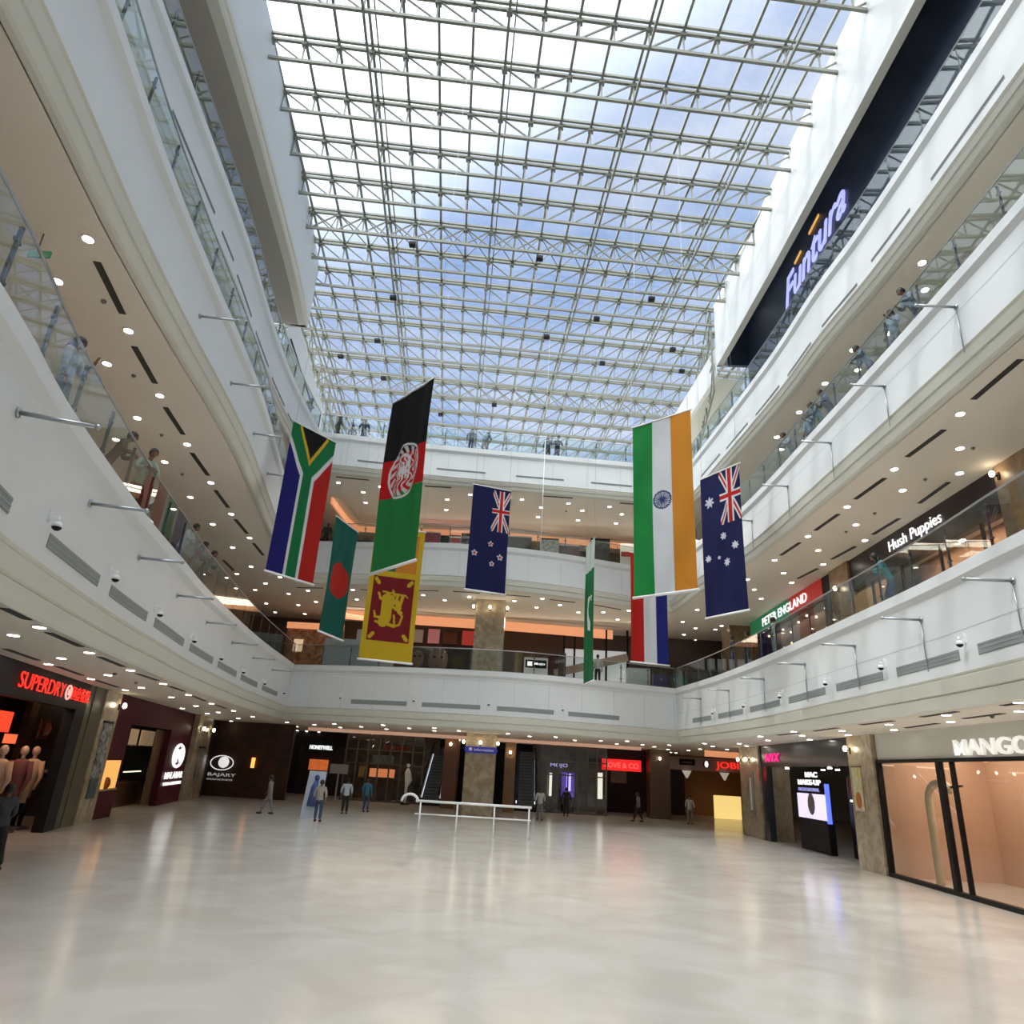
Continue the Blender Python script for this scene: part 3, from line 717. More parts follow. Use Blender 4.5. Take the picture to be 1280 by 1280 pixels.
FL('blue, green and red flag forking round a black triangle, leftmost of the flags', -.773, 1.93, -.673, 2.074, 12.0, .504, f_south_africa, fold=.02)
FL('black, red and green flag with a white emblem, in front of the yellow flag', -.429, 1.792, -.285, 1.634, 10.4, .473, f_afghan, fold=.06, nfold=2.2, phase=1)
FL('yellow flag with a golden lion on maroon, lower and behind the black red green flag', -.701, 2.911, -.485, 2.984, 9.8, .399, f_sri_lanka, fold=.015)
FL('dark green flag with a red disc, left of the yellow lion flag', -.86, 2.818, -.811, 3.035, 9.8, .491, f_bangladesh, fold=.05, nfold=2.6)
FL('navy flag with a union jack and four red stars, in front of the far galleries', -.224, 2.379, -.082, 2.432, 13.5, .5915, f_new_zealand, fold=.012)
FL('narrow green flag with a white crescent, seen almost edge-on', .268, 3.095, .293, 2.935, 11.0, .366, f_pakistan, fold=.03)
FL('Indian flag, green, white and orange with a blue wheel', .298, 1.875, .444, 1.747, 11.4, .466, f_india, fold=.035, nfold=2.2, phase=2)
FL('red, white and blue striped flag hanging behind the Indian flag', .481, 3.122, .664, 3.182, 11.0, .4825, f_netherlands, fold=.02)
FL('navy flag with a union jack and six white stars, rightmost of the flags', .594, 2.241, .686, 2.088, 12.0, .501, f_australia, fold=.02)
m = MB(); m.tube([(0.55, 33.0, 16.6+EYE), (0.55, 33.0, 10.3+EYE)], .02, 6); m.tube([(0.55, 33.0, 16.6+EYE), (0.55, 33.0, ZB)], .006, 5)
tag(m.build('rope', M_WHITE), 'thin white cord hanging down between the union jack flag and the green crescent flag', 'cord')
# ------------------------------------------------------------------ lettering
def letters(body, right, up, origin, width, height, extrude, material, name='lettering', parent=None, shear=0, bold=.0, align='LEFT'):
    """raised letters: the text box's lower left corner at origin, stretched to width x height"""
    cu = bpy.data.curves.new('t', 'FONT'); cu.body = body; cu.size = 1; cu.extrude = .5; cu.shear = shear; cu.offset = bold; cu.resolution_u = 3
    o = bpy.data.objects.new('t', cu); COL.objects.link(o)
    bpy.context.view_layer.update()
    me = bpy.data.meshes.new_from_object(o.evaluated_get(bpy.context.evaluated_depsgraph_get()))
    bpy.data.objects.remove(o); bpy.data.curves.remove(cu)
    xs = [v.co.x for v in me.vertices]; ys = [v.co.y for v in me.vertices]
    if not xs: return None
    x0, x1, y0, y1 = min(xs), max(xs), min(ys), max(ys)
    r, u = Vector(right).normalized(), Vector(up).normalized(); n = r.cross(u); org = Vector(origin)
    base = Vector((0, 0, 0)); q = parent
    while q is not None: base = base+q.location; q = q.parent
    for v in me.vertices:
        v.co = org + r*((v.co.x-x0)/(x1-x0)*width) + u*((v.co.y-y0)/(y1-y0)*height) + n*((v.co.z+.5)*extrude) - base
    me.name = name; me.materials.clear(); me.materials.append(material)
    ob = bpy.data.objects.new(name, me); COL.objects.link(ob)
    if parent: ob.parent = parent
    return ob
E_ = EYE
def sign(name, label, body, p, right, width, height, material, group=None, extrude=.08, shear=0, bold=0, extra=None):
    t = thing(name, label, 'sign', p)
    letters(body, right, (0, 0, 1), p, width, height, extrude, material, 'lettering', t, shear, bold)
    return t
M_RED_E = mat('sign_red', (.8, .03, .02), .5, emit=.8, ecol=(1, .035, .02))
M_PINK_E = mat('sign_magenta', (1, .05, .3), .5, emit=.9, ecol=(.9, .02, .22))
M_BLUEW_E = mat('sign_bluewhite', (.6, .65, 1), .5, emit=.85, ecol=(.42, .45, 1))
M_WARM_E = mat('tube_warm', (1, .8, .5), .5, emit=6, ecol=(1, .72, .42))
M_COOL_E = mat('tube_cool', (1, 1, 1), .5, emit=5, ecol=(.9, .95, 1))

# ------------------------------------------------------------------ right-hand shops, ground floor (front plane x = 12.4)
X0 = 12.4; G = 0.0; C0 = ZC[0]+EYE
def wallbox(name, a, b, m): 
    q = MB(); q.box(a, b); return struct(q.build(name, m))
M_PEACH = mat('peach_wall', (.62, .40, .28), .6)
M_PANEL = mat('cream_panel', (.60, .59, .53), .5)
wallbox('wall_fashion_header', (X0, -8, 1.0+EYE), (X0+.4, 25.3, C0), M_PANEL)
wallbox('wall_fashion_back', (X0+3.6, -8, 0), (X0+3.8, 25.2, C0), M_PEACH)
wallbox('wall_fashion_side', (X0+.1, 25.2, 0), (X0+5, 25.4, C0), M_PEACH)
wallbox('wall_fashion_orange', (X0+1.6, 17.8, 0), (X0+3.4, 17.9, 3.6), mat('orange_wall', (.70, .22, .06), .6))
sw = thing('window_shopfront', None, None, (X0, 20, 0), kind='structure')
m = MB(); m.box((X0-.08, -8, .90+EYE), (X0+.1, 25.3, 1.0+EYE)); m.box((X0-.08, -8, 0), (X0+.1, 25.3, .12)); m.build('frame_rail', M_BLACK, sw)
for y0, y1 in ((25.2, 25.35), (21.55, 21.75), (20.98, 21.04), (16.0, 16.2), (12, 12.2), (8, 8.2)):
    m = MB(); m.box((X0-.06, y0, .1), (X0+.08, y1, .95+EYE)); m.build('mullion', M_BLACK, sw)
m = MB(); m.box((X0, -8, .1), (X0+.015, 25.2, .92+EYE)); m.build('glass_pane', M_SHOPGL, sw)
sign('shop_sign', 'white raised letters on the cream shopfront header at the right edge', 'MANGO', (X0-.10, 20.5, 1.05+EYE), (0, -1, 0), 3.05, .42, mat('sign_offwhite', (.85, .85, .82), .4, emit=.4, ecol=(1, .98, .93)), extrude=.08, bold=.012)
t = thing('display_arch', 'cream curved pipe arch standing in the peach shop window', 'display', (X0+.8, 23.2, 0))
m = MB(); m.tube([(X0+.8, 23.9, 0), (X0+.8, 23.9, 2.4)]+[(X0+.8, 23.2+.7*math.cos(a), 2.4+.55*math.sin(a)) for a in [i*math.pi/10 for i in range(1, 9)]], .12, 10); m.build('pipe', mat('cream_pipe', (.75, .62, .42), .4), t)
m = MB(); m.bar((X0+.8, 22.7, 2.82), (X0+.8, 22.0, 2.88), .06); m.build('dark_fitting', M_BROWN, t)
m = MB(); m.ball((X0+2.2, 20.0, 2.95), (.2, .24, .2)); m.bar((X0+2.2, 20, 3.1), (X0+2.2, 20, 4.2), .02); m.ball((X0+2.2, 20, 2.65), (.1, .12, .07)); tag(m.build('hanging_lamp', M_BROWN), 'dark brown pendant shape hanging in the peach shop window', 'lamp')

# marble pillar and banner between the fashion shop and the cosmetics shop
def sconce(p, d):
    t = thing('wall_lamp', 'x', 'wall lamp')
    m = MB(); m.box((-.05, -.02, -.12), (.05, .02, .1)); m.bar((0, 0, 0), (0, .16, 0), .03); m.build('arm', M_BLACK, t)
    m = MB(); m.ball((0, .18, .05), (.075, .075, .10)); m.build('bulb', mat('bulb_glow', (1, .9, .7), .5, emit=14, ecol=(1, .85, .6)), t)
    return t
sc0 = sconce(None, None); su = [False]
def put_sconce(p, ang, lab):
    c = copy_tree(sc0) if su[0] else sc0; su[0] = True
    c.location = p; c.rotation_euler = (0, 0, ang); tag(c, lab, 'wall lamp', 'globe wall lamps on the marble pillars')
def pillar(name, x0, y0, x1, y1, z0, z1, m=None): return wallbox('wall_'+name, (x0, y0, z0), (x1, y1, z1), m or M_MARBLE)
pillar('pillar_banner', X0-.15, 25.35, X0+1.5, 27.2, 0, C0)
M_YEL = mat('banner_yellow', (.55, .46, .10), .5, color2=(.62, .60, .5), nscale=3.5)
t = thing('banner', 'narrow yellow and white banner on the marble pillar beside the cream shopfront', 'banner', (X0-.17, 26.6, 0))
m = MB(); m.box((X0-.19, 26.25, 1.9), (X0-.16, 26.95, .76+EYE)); m.build('printed_panel', M_YEL, t)
m = MB(); m.ball((X0-.19, 26.6, 2.25), (.02, .22, .28)); m.build('orange_print', mat('print_orange', (.5, .14, .04), .5), t)
m = MB(); m.box((X0-.2, 26.23, .76+EYE), (X0-.15, 26.97, .80+EYE)); m.build('frame', M_BROWN, t)
put_sconce((X0-.16, 26.95, 1.35+EYE), math.pi/2, 'lit globe lamp on the marble pillar with the yellow banner')
# cosmetics shop
wallbox('wall_cosmetics_header', (X0+.05, 27.2, .82+EYE), (X0+.35, 37.7, C0), mat('charcoal_glossy', (.035, .04, .045), .15))
wallbox('wall_cosmetics_jamb', (X0+.05, 36.9, 0), (X0+.35, 37.7, .82+EYE), MATS['charcoal_glossy'])
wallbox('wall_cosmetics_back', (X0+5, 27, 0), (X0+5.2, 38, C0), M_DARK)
sign('shop_sign', 'magenta glowing letters on the dark glossy ground floor shopfront', 'NYX', (X0+.02, 36.7, 1.05+EYE), (0, -1, 0), 1.9, .38, M_PINK_E, extrude=.06, shear=.2)
t = thing('display_screen', 'lit lavender screen under white lettering in the dark cosmetics shop', 'screen', (X0+.6, 33, 0))
m = MB(); m.box((X0+.6, 31.4, 1.3), (X0+.7, 34.5, 2.32)); m.build('screen_panel', mat('screen_lavender', (.7, .65, .9), .4, emit=.8, ecol=(.75, .68, 1)), t)
m = MB(); m.box((X0+.58, 31.2, 1.2), (X0+.72, 31.35, 2.75)); m.build('blue_side_light', mat('blue_light', (.1, .15, .8), .4, emit=1.2, ecol=(.1, .15, 1)), t)
m = MB(); m.box((X0+.62, 31.4, 0), (X0+.9, 34.5, 1.3)); m.build('plinth', M_BLACK, t)
m = MB(); m.ball((X0+.58, 32.9, 1.9), (.02, .4, .45)); m.build('portrait', mat('portrait_grey', (.2, .15, .16), .5), t)
letters('MAC', (0, -1, 0), (0, 0, 1), (X0+.56, 33.2, 3.0), 1.3, .22, .04, M_SIGNW, 'lettering', t, bold=.03)
letters('MAKE-UP', (0, -1, 0), (0, 0, 1), (X0+.56, 34.1, 2.68), 2.5, .22, .04, M_SIGNW, 'lettering', t, bold=.03)
letters('PROFESSIONAL', (0, -1, 0), (0, 0, 1), (X0+.56, 34.1, 2.42), 2.3, .14, .04, mat('sign_violet', (.3, .3, .6), .5, emit=.5, ecol=(.3, .3, .7)), 'lettering', t)
rk = thing('product_rack', 'dark rack of red boxed cosmetics at the back of the dark shop', 'rack', (X0+1.4, 29, 0))
m = MB(); m.box((X0+1.35, 27.5, 0), (X0+1.8, 30.9, 3.1)); m.build('rack_body', M_BLACK, rk)
for i in range(16):
    m = MB(); y = 27.7+i*.2; m.box((X0+1.3, y, 2.35), (X0+1.36, y+.09, 3.0)); m.build('product_row', mat('deep_red', (.20, .03, .025), .5), rk)
m = MB(); m.box((X0+1.28, 28.9, 2.12), (X0+1.34, 30.6, 2.2)); m.box((X0+1.28, 27.9, 2.08), (X0+1.34, 28.5, 2.14)); m.build('shelf_light', mat('pinkish_light', (1, .8, .8), .4, emit=1.5), rk)
for i, y in enumerate((36.6, 33.6, 31.6, 30.2, 28.4, 35.2)):
    m = MB(); m.disc((X0+1.0+(i % 2)*1.2, y, C0-1.05), .09, .05, 0, 12); tag(m.build('ceiling_spotlight', M_LAMP), 'small white spotlight inside the dark cosmetics shop', 'spotlight', 'spotlights in the cosmetics shop')
# cup pilaster
pillar('pillar_cup', X0-.05, 37.7, X0+1.5, 40.9, 0, C0)
t = thing('menu_board', 'glowing cream menu panel low on the marble pilaster by the cup shop', 'panel', (X0-.08, 39.5, 0))
m = MB(); m.box((X0-.1, 38.6, 1.0), (X0-.06, 39.4, 3.2)); m.build('panel', mat('panel_taupe', (.3, .26, .2), .4), t)
m = MB(); m.tube([(X0-.11, 39.0, 1.3), (X0-.11, 39.0, 2.9)], .05); m.build('printed_column', M_WHITE, t)
put_sconce((X0-.06, 40.6, 1.15+EYE), math.pi/2, 'lit globe lamp on the pilaster beside the pink cup shop sign')
put_sconce((X0-.06, 39.2, 1.15+EYE), math.pi/2, 'dimmer globe lamp on the pilaster beside the magenta sign')

# ------------------------------------------------------------------ far end, ground floor
YB = 57.0
wallbox('wall_cafe_header', (10.1, YB, .70+EYE), (17.3, YB+.3, 1.66+EYE), mat('pinkish_panel', (.50, .36, .35), .5))
wallbox('wall_cafe_back', (9.5, YB+3, 0), (19, YB+3.2, C0), mat('cafe_brown', (.28, .11, .05), .5))
wallbox('wall_cafe_dark', (10.1, YB+.5, 0), (13.0, YB+.8, .65+EYE), M_DARK)
sign('shop_sign', 'red glowing letters on the pinkish band at the far right', 'JOBI', (15.35, YB-.01, .82+EYE), (1, 0, 0), 1.75, .62, M_RED_E)
t = thing('shop_emblem', 'white oval emblem left of the red letters on the pinkish band', 'sign', (14.55, YB-.1, 1.2+EYE))
m = MB(); m.tube([(14.6, YB-.02, 1.2+EYE), (14.6, YB-.08, 1.2+EYE)], .26, 16); m.build('disc', M_DARK, t)
m = MB(); m.ball((14.6, YB-.1, 1.2+EYE), (.15, .04, .24)); m.build('cup_mark', M_SIGNW, t)
t = thing('menu_board', 'small dark board on the pinkish band of the far right shop', 'board', (13.1, YB-.1, 1.2+EYE))
m = MB(); m.box((12.5, YB-.12, 1.05+EYE), (13.7, YB-.02, 1.5+EYE)); m.build('board', M_BLACK, t)
m = MB(); m.box((12.7, YB-.14, 1.2+EYE), (13.5, YB-.11, 1.3+EYE)); m.build('faint_text', mat('faint', (.16, .12, .11), .5), t)
for i, x in enumerate((13.0, 15.9)):
    m = MB(); m.tube([(x, YB-.3, .65+EYE), (x, YB-.3, .1+EYE)], [.38, .06], 12); tag(m.build('pendant_lamp', mat('lamp_cream', (.8, .72, .6), .5, emit=.3)), 'cream cone pendant in the far right shop, %s one' % ('left' if i == 0 else 'right'), 'lamp')
m = MB()
m.box((15.0, YB-.5, 0), (17.0, YB-.2, -1.0+EYE)); tag(m.build('glowing_counter', mat('counter_glow', (.9, .75, .3), .5, emit=.7, ecol=(1, .72, .25))), 'warm glowing yellow counter under the pinkish band with red letters', 'counter')
pillar('pillar_brown_far', 9.05, 50.5, 10.45, 52, 0, C0, mat('brown_stone', (.10, .06, .035), .4))
wallbox('wall_red_shop', (5.0, 52.5, .6+EYE), (9.2, 52.8, C0), M_DARK)
t = thing('shop_sign', 'red lit banner sign with white lettering left of the brown pillar', 'sign', (6.2, 52.3, 0+EYE))
m = MB(); m.box((5.95, 52.3, .32+EYE), (8.75, 52.55, 1.08+EYE)); m.build('lit_box', mat('sign_box_red', (.8, .02, .02), .5, emit=.75, ecol=(.9, .02, .02)), t)
letters('LOVE & CO', (1, 0, 0), (0, 0, 1), (6.15, 52.28, .5+EYE), 2.4, .36, .03, mat('sign_red_soft', (1, .25, .2), .5, emit=.9, ecol=(1, .1, .09)), 'lettering', t, bold=.02)
m = MB(); m.box((6.6, 52.25, -.5+EYE), (7.7, 52.35, .3+EYE)); m.build('hanging_panel', M_BROWN, t)
wallbox('wall_red_shop_back', (4, 56, 0), (9.5, 56.2, C0), M_DARK)
put_sconce((9.7, 50.42, 1.2+EYE), math.pi, 'lit globe lamp high on the brown pillar at the far end')
# glazed far shop with olive mullions
M_OLIVE = mat('olive_glass_frame', (.09, .085, .06), .3)
def glazed(label, x0, x1, y, n, extras=True):
    t = thing('glazed_shopfront', label, 'shopfront', (x0, y, 0))
    for i in range(n+1):
        x = x0+(x1-x0)*i/n; m = MB(); m.box((x-.05, y-.05, 0), (x+.05, y+.05, C0)); m.build('mullion', M_OLIVE, t)
    m = MB()
    for z in (.05, 2.4, 3.3, C0-.05): m.box((x0, y-.04, z-.04), (x1, y+.04, z+.04))
    m.build('transom', M_OLIVE, t)
    m = MB(); m.box((x0, y-.01, 0), (x1, y+.01, C0)); m.build('glass_pane', M_SHOPGL, t)
    return t
glazed('tall glass shopfront with olive frames between the dark escalator bay and the red sign', 1.4, 6.0, 50, 7)
glazed('tall glass shopfront with olive frames left of the dark escalator bay', -12.0, -6.6, 50, 7)
wallbox('wall_far_shop_a', (1, 54, 0), (6.5, 54.2, C0), mat('olive_dark', (.07, .06, .045), .5, color2=(.16, .13, .09), nscale=1.2))
wallbox('wall_far_shop_b', (-13, 54, 0), (-6, 54.2, C0), MATS['olive_dark'])
t = thing('display_screen', 'purple lit screen in the glass shopfront right of the escalators', 'screen', (3, 51, 0))
m = MB(); m.box((3.0, 51, 1.0), (3.9, 51.1, 2.6)); m.build('purple_panel', mat('purple_dim', (.1, .05, .3), .5, emit=.35, ecol=(.2, .1, .7)), t)
m = MB(); m.box((3.0, 51.0, 0), (3.9, 51.1, 1.0)); m.build('plinth', M_BLACK, t)
m = MB(); m.box((3.35, 50.96, 1.4), (3.65, 51, 2.5)); m.build('bright_strip', mat('purple_bright', (.5, .4, 1), .5, emit=1.6, ecol=(.5, .4, 1)), t)
letters('MOJO', (1, 0, 0), (0, 0, 1), (2.2, 50.9, .25+EYE), 1.2, .3, .03, mat('sign_lilac', (.5, .45, .9), .5, emit=.9, ecol=(.55, .5, 1)), 'lettering', t)
for i, (x, w, h) in enumerate(((2.2, .3, 1.5), (7.9-2.2, .35, 1.7))):
    t = thing('lit_display', 'white glowing display column behind the olive-framed glass, %s' % ('beside the purple screen' if i == 0 else 'nearest the red sign'), 'display', (x, 51.2, 0))
    m = MB(); m.box((x-w/2, 51.2, 1.0), (x+w/2, 51.3, 1.0+h)); m.build('light_panel', mat('soft_white', (.9, .9, .8), .5, emit=.9, ecol=(1, .95, .8)), t)
    m = MB(); m.box((x-w/2-.05, 51.2, 0), (x+w/2+.05, 51.5, 1.0)); m.build('plinth', M_BROWN, t)
t = thing('lit_display', 'orange lit display case with a pale board above, left of the escalators', 'display', (-9.6, 50.9, 0))
m = MB(); m.box((-10.4, 50.9, 1.55), (-8.7, 51.3, 2.1)); m.build('orange_case', mat('orange_soft', (.6, .2, .08), .5, emit=.7, ecol=(.8, .25, .1)), t)
m = MB(); m.box((-10.4, 50.95, 0), (-8.7, 51.3, 1.55)); m.build('plinth', M_BROWN, t)
m = MB(); m.box((-10.3, 50.9, 2.45), (-8.8, 51, 3.0)); m.build('pale_board', mat('pale_board', (.5, .52, .55), .4, color2=(.2, .22, .26), nscale=5), t)
m = MB(); m.box((-12.6, 48.6, 1.65), (-11.4, 48.7, 2.25)); m.box((-12.05, 48.63, 0), (-11.95, 48.67, 1.65)); tag(m.build('notice_board', mat('notice_grey', (.42, .42, .42), .5)), 'small pale grey notice hanging left of the glazed shopfront', 'notice')

# escalator bay
wallbox('wall_escalator_back', (-6.6, 55.5, 0), (1.2, 55.7, C0), M_BLACK)
pillar('brown_a', -4.95, 47.5, -4.05, 49, 0, C0, mat('brown_veneer', (.17, .075, .04), .3))
pillar('brown_b', -.95, 47.5, -.25, 49, 0, C0, mat('tan_veneer', (.26, .15, .075), .3))
put_sconce((-4.55, 47.45, 1.25+EYE), math.pi, 'lit globe lamp on the dark brown pillar in the escalator bay')
put_sconce((-.6, 47.45, .95+EYE), math.pi, 'small globe lamp on the tan pillar right of the marble column')
def escalator(x, label):
    t = thing('escalator', label, 'escalator', (x, 48, 0))
    y0, y1, z1 = 49.5, 55.2, 3.9
    m = MB(); m.poly([(x-.75, y0, 0), (x-.75, y0, .3), (x-.75, y1, z1), (x-.75, y1, z1-.6)], (1.5, 0, 0)); m.build('truss', M_BLACK, t)
    for i in range(18):
        m = MB(); y = y0+(y1-y0)*i/18; z = .3+(z1-.3)*i/18; m.box((x-.5, y, z-.05), (x+.5, y+.33, z+.17)); m.build('step', M_DKSTEEL, t)
    for sx in (-.62, .62):
        b = MB(); b.poly([(x+sx, y0-.6, .2), (x+sx, y0-.6, 1.1), (x+sx, y0, 1.25), (x+sx, y1, z1+.95), (x+sx, y1, z1), (x+sx, y0, .3)], (.04, 0, 0)); g = b.build('side_panel', M_SHOPGL, t)
        h = MB(); h.tube([(x+sx, y0-.75, .7), (x+sx, y0-.6, 1.15), (x+sx, y0, 1.3), (x+sx, y1, z1+1.0)], .05, 8); h.build('handrail', M_BLACK, t)
        l = MB(); l.bar((x+sx, y0, .5), (x+sx, y1, z1+.15), .05); l.build('skirting_light', mat('tube_dim', (.9, .92, 1), .5, emit=1.3), t)
    return t
escalator(-5.8, 'dark escalator with lit skirting rising behind the dark brown pillar')
escalator(.55, 'dark escalator with a lit skirting line right of the marble column')
t = thing('mannequin', 'white mannequin shape standing beside the left dark escalator', 'mannequin', (-7.4, 48.8, 0))
m = MB(); m.tube([(-7.4, 48.8, .1), (-7.4, 48.8, 1.1), (-7.3, 48.8, 1.5), (-7.4, 48.8, 2.0), (-7.4, 48.8, 2.25)], [.08, .1, .25, .2, .08], 10); m.ball((-7.4, 48.8, 2.42), .12); m.build('body', M_WHITE, t)
m = MB(); m.disc((-7.4, 48.8, .05), .3, .1); m.build('stand', M_BLACK, t)

# marble column with the blue pill sign, ground floor
pillar('column_ground', -3.15, 42, -1.40, 43.6, 0, C0)
t = thing('direction_sign', 'blue rounded sign with small white lettering on the marble column', 'sign', (-2.3, 41.9, .9+EYE))
m = MB(); P = []
for i in range(17): a = math.pi/2+math.pi*i/16; P.append((-3.05+.16*math.cos(a), 41.88, .93+EYE+.17*math.sin(a)))
for i in range(17): a = -math.pi/2+math.pi*i/16; P.append((-1.45+.16*math.cos(a), 41.88, .93+EYE+.17*math.sin(a)))
m.poly(P, (0, .1, 0)); m.build('panel', mat('sign_blue', (.03, .04, .32), .4, emit=.15, ecol=(.03, .05, .6)), t)
letters('Information', (1, 0, 0), (0, 0, 1), (-2.65, 41.87, .86+EYE), 1.15, .15, .02, M_WHITE, 'lettering', t, bold=.01)
m = MB(); m.tube([(-2.85, 41.88, .94+EYE), (-2.85, 41.85, .94+EYE)], .10, 14); m.build('round_mark', M_WHITE, t)
for x, l in ((-3.28, 'left side'), (-2.3, 'front'), (-1.28, 'right side')):
    put_sconce((x, 41.95, 1.28+EYE), math.pi, 'lit globe lamp above the blue sign, %s of the marble column' % l)

# white railing in front of the column, ground floor
t = thing('barrier_railing', 'low white railing with a round end in front of the marble column', 'railing', (-3, 30, 0))
m = MB(); m.tube([(-4.1, 30, 1.18), (0.6, 30, 1.18)], .05, 10); m.tube([(-4.1, 30, .7), (.6, 30, .7)], .03, 8); m.build('rail', M_WHITE, t)
for x in (-3.9, -2.4, -.9, .5):
    m = MB(); m.tube([(x, 30, 0), (x, 30, 1.18)], .035, 8); m.build('post', M_WHITE, t)
m = MB(); m.tube([(-4.35+.34*math.cos(a), 30, 1.12+.30*math.sin(a)) for a in [i*math.pi/8 for i in range(9)]], .05, 8); m.build('hoop', M_WHITE, t)

# ------------------------------------------------------------------ left-hand shops, ground floor
LA = [(-9.6, 5), (-12.4, 16.2), (-14.7, 24.0), (-18.1, 39.4), (-20.5, 52)]
def lp(k, s, z, off=0.0):
    a, b = Vector(LA[k]), Vector(LA[k+1]); d = (b-a).normalized(); n = Vector((d.y, -d.x)); p = a+d*s+n*off
    return Vector((p.x, p.y, z+EYE))
def lbox(name, k, s0, s1, z0, z1, m, o0=0.0, o1=-.3, parent=None):
    P = [lp(k, s0, z0, o0), lp(k, s1, z0, o0), lp(k, s1, z0, o1), lp(k, s0, z0, o1)]
    q = MB(); q.poly(P, (0, 0, z1-z0)); return q.build(name, m, parent)
def ldir(k): a, b = Vector(LA[k]), Vector(LA[k+1]); return Vector(((b-a).normalized().x, (b-a).normalized().y, 0))
# black store with red sign
struct(lbox('wall_black_header', 1, -1.5, 7.6, 1.0, ZC[0], M_BLACK, .02))
struct(lbox('wall_black_near', 0, 0, 11.5, -2.6, ZC[0], M_BLACK))
struct(lbox('wall_black_jamb', 1, 6.6, 7.6, -2.6, 1.0, M_BLACK, .02))
struct(lbox('wall_olive_pier', 1, 7.6, 8.13, -2.6, ZC[0], mat('olive_stone', (.10, .09, .055), .35), .02))
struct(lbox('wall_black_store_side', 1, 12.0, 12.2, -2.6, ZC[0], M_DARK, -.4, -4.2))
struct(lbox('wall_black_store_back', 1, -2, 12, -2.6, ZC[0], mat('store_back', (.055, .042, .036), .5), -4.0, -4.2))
struct(lbox('ceiling_black_store', 1, -2, 12, 1.75, 1.8, M_BLACK, -.3, -4.0))
SR = thing('shop_sign', 'large red glowing sign lettering on the black fascia at the left edge', 'sign', lp(1, 1.4, 1.22, .05))
letters('SUPERDRY', ldir(1), (0, 0, 1), lp(1, 1.4, 1.24, .05), 3.55, .40, .03, M_RED_E, 'lettering', SR, bold=-.012)
letters('極度乾燥', ldir(1), (0, 0, 1), lp(1, 5.6, 1.24, .05), 1.9, .40, .03, M_RED_E, 'lettering', SR, bold=-.012)
c = lp(1, 5.27, 1.42, .08); d = ldir(1)
m = MB(); m.tube([c+d*.22*math.cos(a)+Vector((0, 0, .2*math.sin(a))) for a in [i*2*math.pi/20 for i in range(21)]], .03, 6, caps=False); m.build('ring_mark', mat('sign_pinkwhite', (1, .5, .45), .5, emit=.8, ecol=(1, .4, .35)), SR)
letters('R', ldir(1), (0, 0, 1), c-d*.07-Vector((0, 0, .09)), .15, .18, .04, MATS['sign_pinkwhite'], 'round_letter', SR)
t = thing('poster', 'red glowing poster at the back of the black store', 'poster', lp(1, 8, -.1, -2.5))
q = lbox('red_panel', 1, 7.0, 9.0, .2, .85, mat('poster_red', (.8, .03, .02), .5, emit=1.2, ecol=(1, .05, .02)), -2.5, -2.55, t)
q = lbox('orange_panel', 1, 8.6, 9.6, -.15, .15, mat('poster_orange', (.8, .12, .05), .5, emit=1.0, ecol=(1, .14, .05)), -2.4, -2.45, t)
t = thing('poster', 'portrait poster in orange light inside the black store', 'poster', lp(1, 10.8, .1, -2.0))
lbox('portrait_panel', 1, 10.3, 11.3, .05, .75, mat('poster_brown', (.30, .12, .07), .5, color2=(.08, .03, .02), nscale=5), -2.0, -2.05, t)
q = MB(); q.ball(lp(1, 10.8, .4, -1.97), (.22, .05, .24)); q.build('face', mat('poster_face', (.42, .2, .12), .6), t)
for i, (s, o, z, col, lab) in enumerate(((5.1, -1.1, -.55, (.55, .38, .27), 'beige top'), (7.4, -1.0, -.45, (.60, .42, .27), 'sand jacket'), (5.9, -1.9, -.5, (.42, .05, .03), 'red top'), (6.4, -1.0, -.7, (.16, .05, .05), 'maroon jacket'))):
    b = lp(1, s, 0, o); t = thing('mannequin', 'mannequin in a %s in the window of the black store' % lab, 'mannequin', (b.x, b.y, 0))
    m = MB(); m.tube([(b.x, b.y, .75), (b.x, b.y, 1.2), (b.x, b.y, 1.6), (b.x, b.y, 1.95), (b.x, b.y, 2.05)], [.17, .19, .24, .27, .1], 12); m.tube([(b.x-.27, b.y, 1.98), (b.x-.36, b.y, 1.5), (b.x-.3, b.y-.1, 1.15)], [.09, .07, .05]); m.tube([(b.x+.27, b.y, 1.98), (b.x+.36, b.y, 1.5), (b.x+.3, b.y-.1, 1.15)], [.09, .07, .05]); m.build('garment', mat('garment_%d' % i, col, .8), t)
    m = MB(); m.ball((b.x, b.y, 2.28), (.11, .13, .15)); m.tube([(b.x, b.y, 2.0), (b.x, b.y, 2.2)], .055); m.build('head', mat('mannequin_cream', (.6, .42, .3), .4), t)
    for sx in (-.1, .1):
        m = MB(); m.tube([(b.x+sx, b.y, .9), (b.x+sx, b.y, .1)], [.1, .06]); m.build('leg', M_BLACK, t)
    m = MB(); m.disc((b.x, b.y, .04), .32, .08); m.build('stand', M_DKSTEEL, t)
t = thing('clothes_rack', 'low table with dark clothes beside the mannequins of the black store', 'rack', lp(1, 5.2, -2.6, -1.0))
lbox('table_top', 1, 8.9, 10.6, -1.0, -.93, mat('rack_grey', (.2, .19, .19), .4), -.5, -1.4, t); lbox('clothes', 1, 9.1, 10.4, -1.8, -1.05, M_BLACK, -.7, -1.2, t)
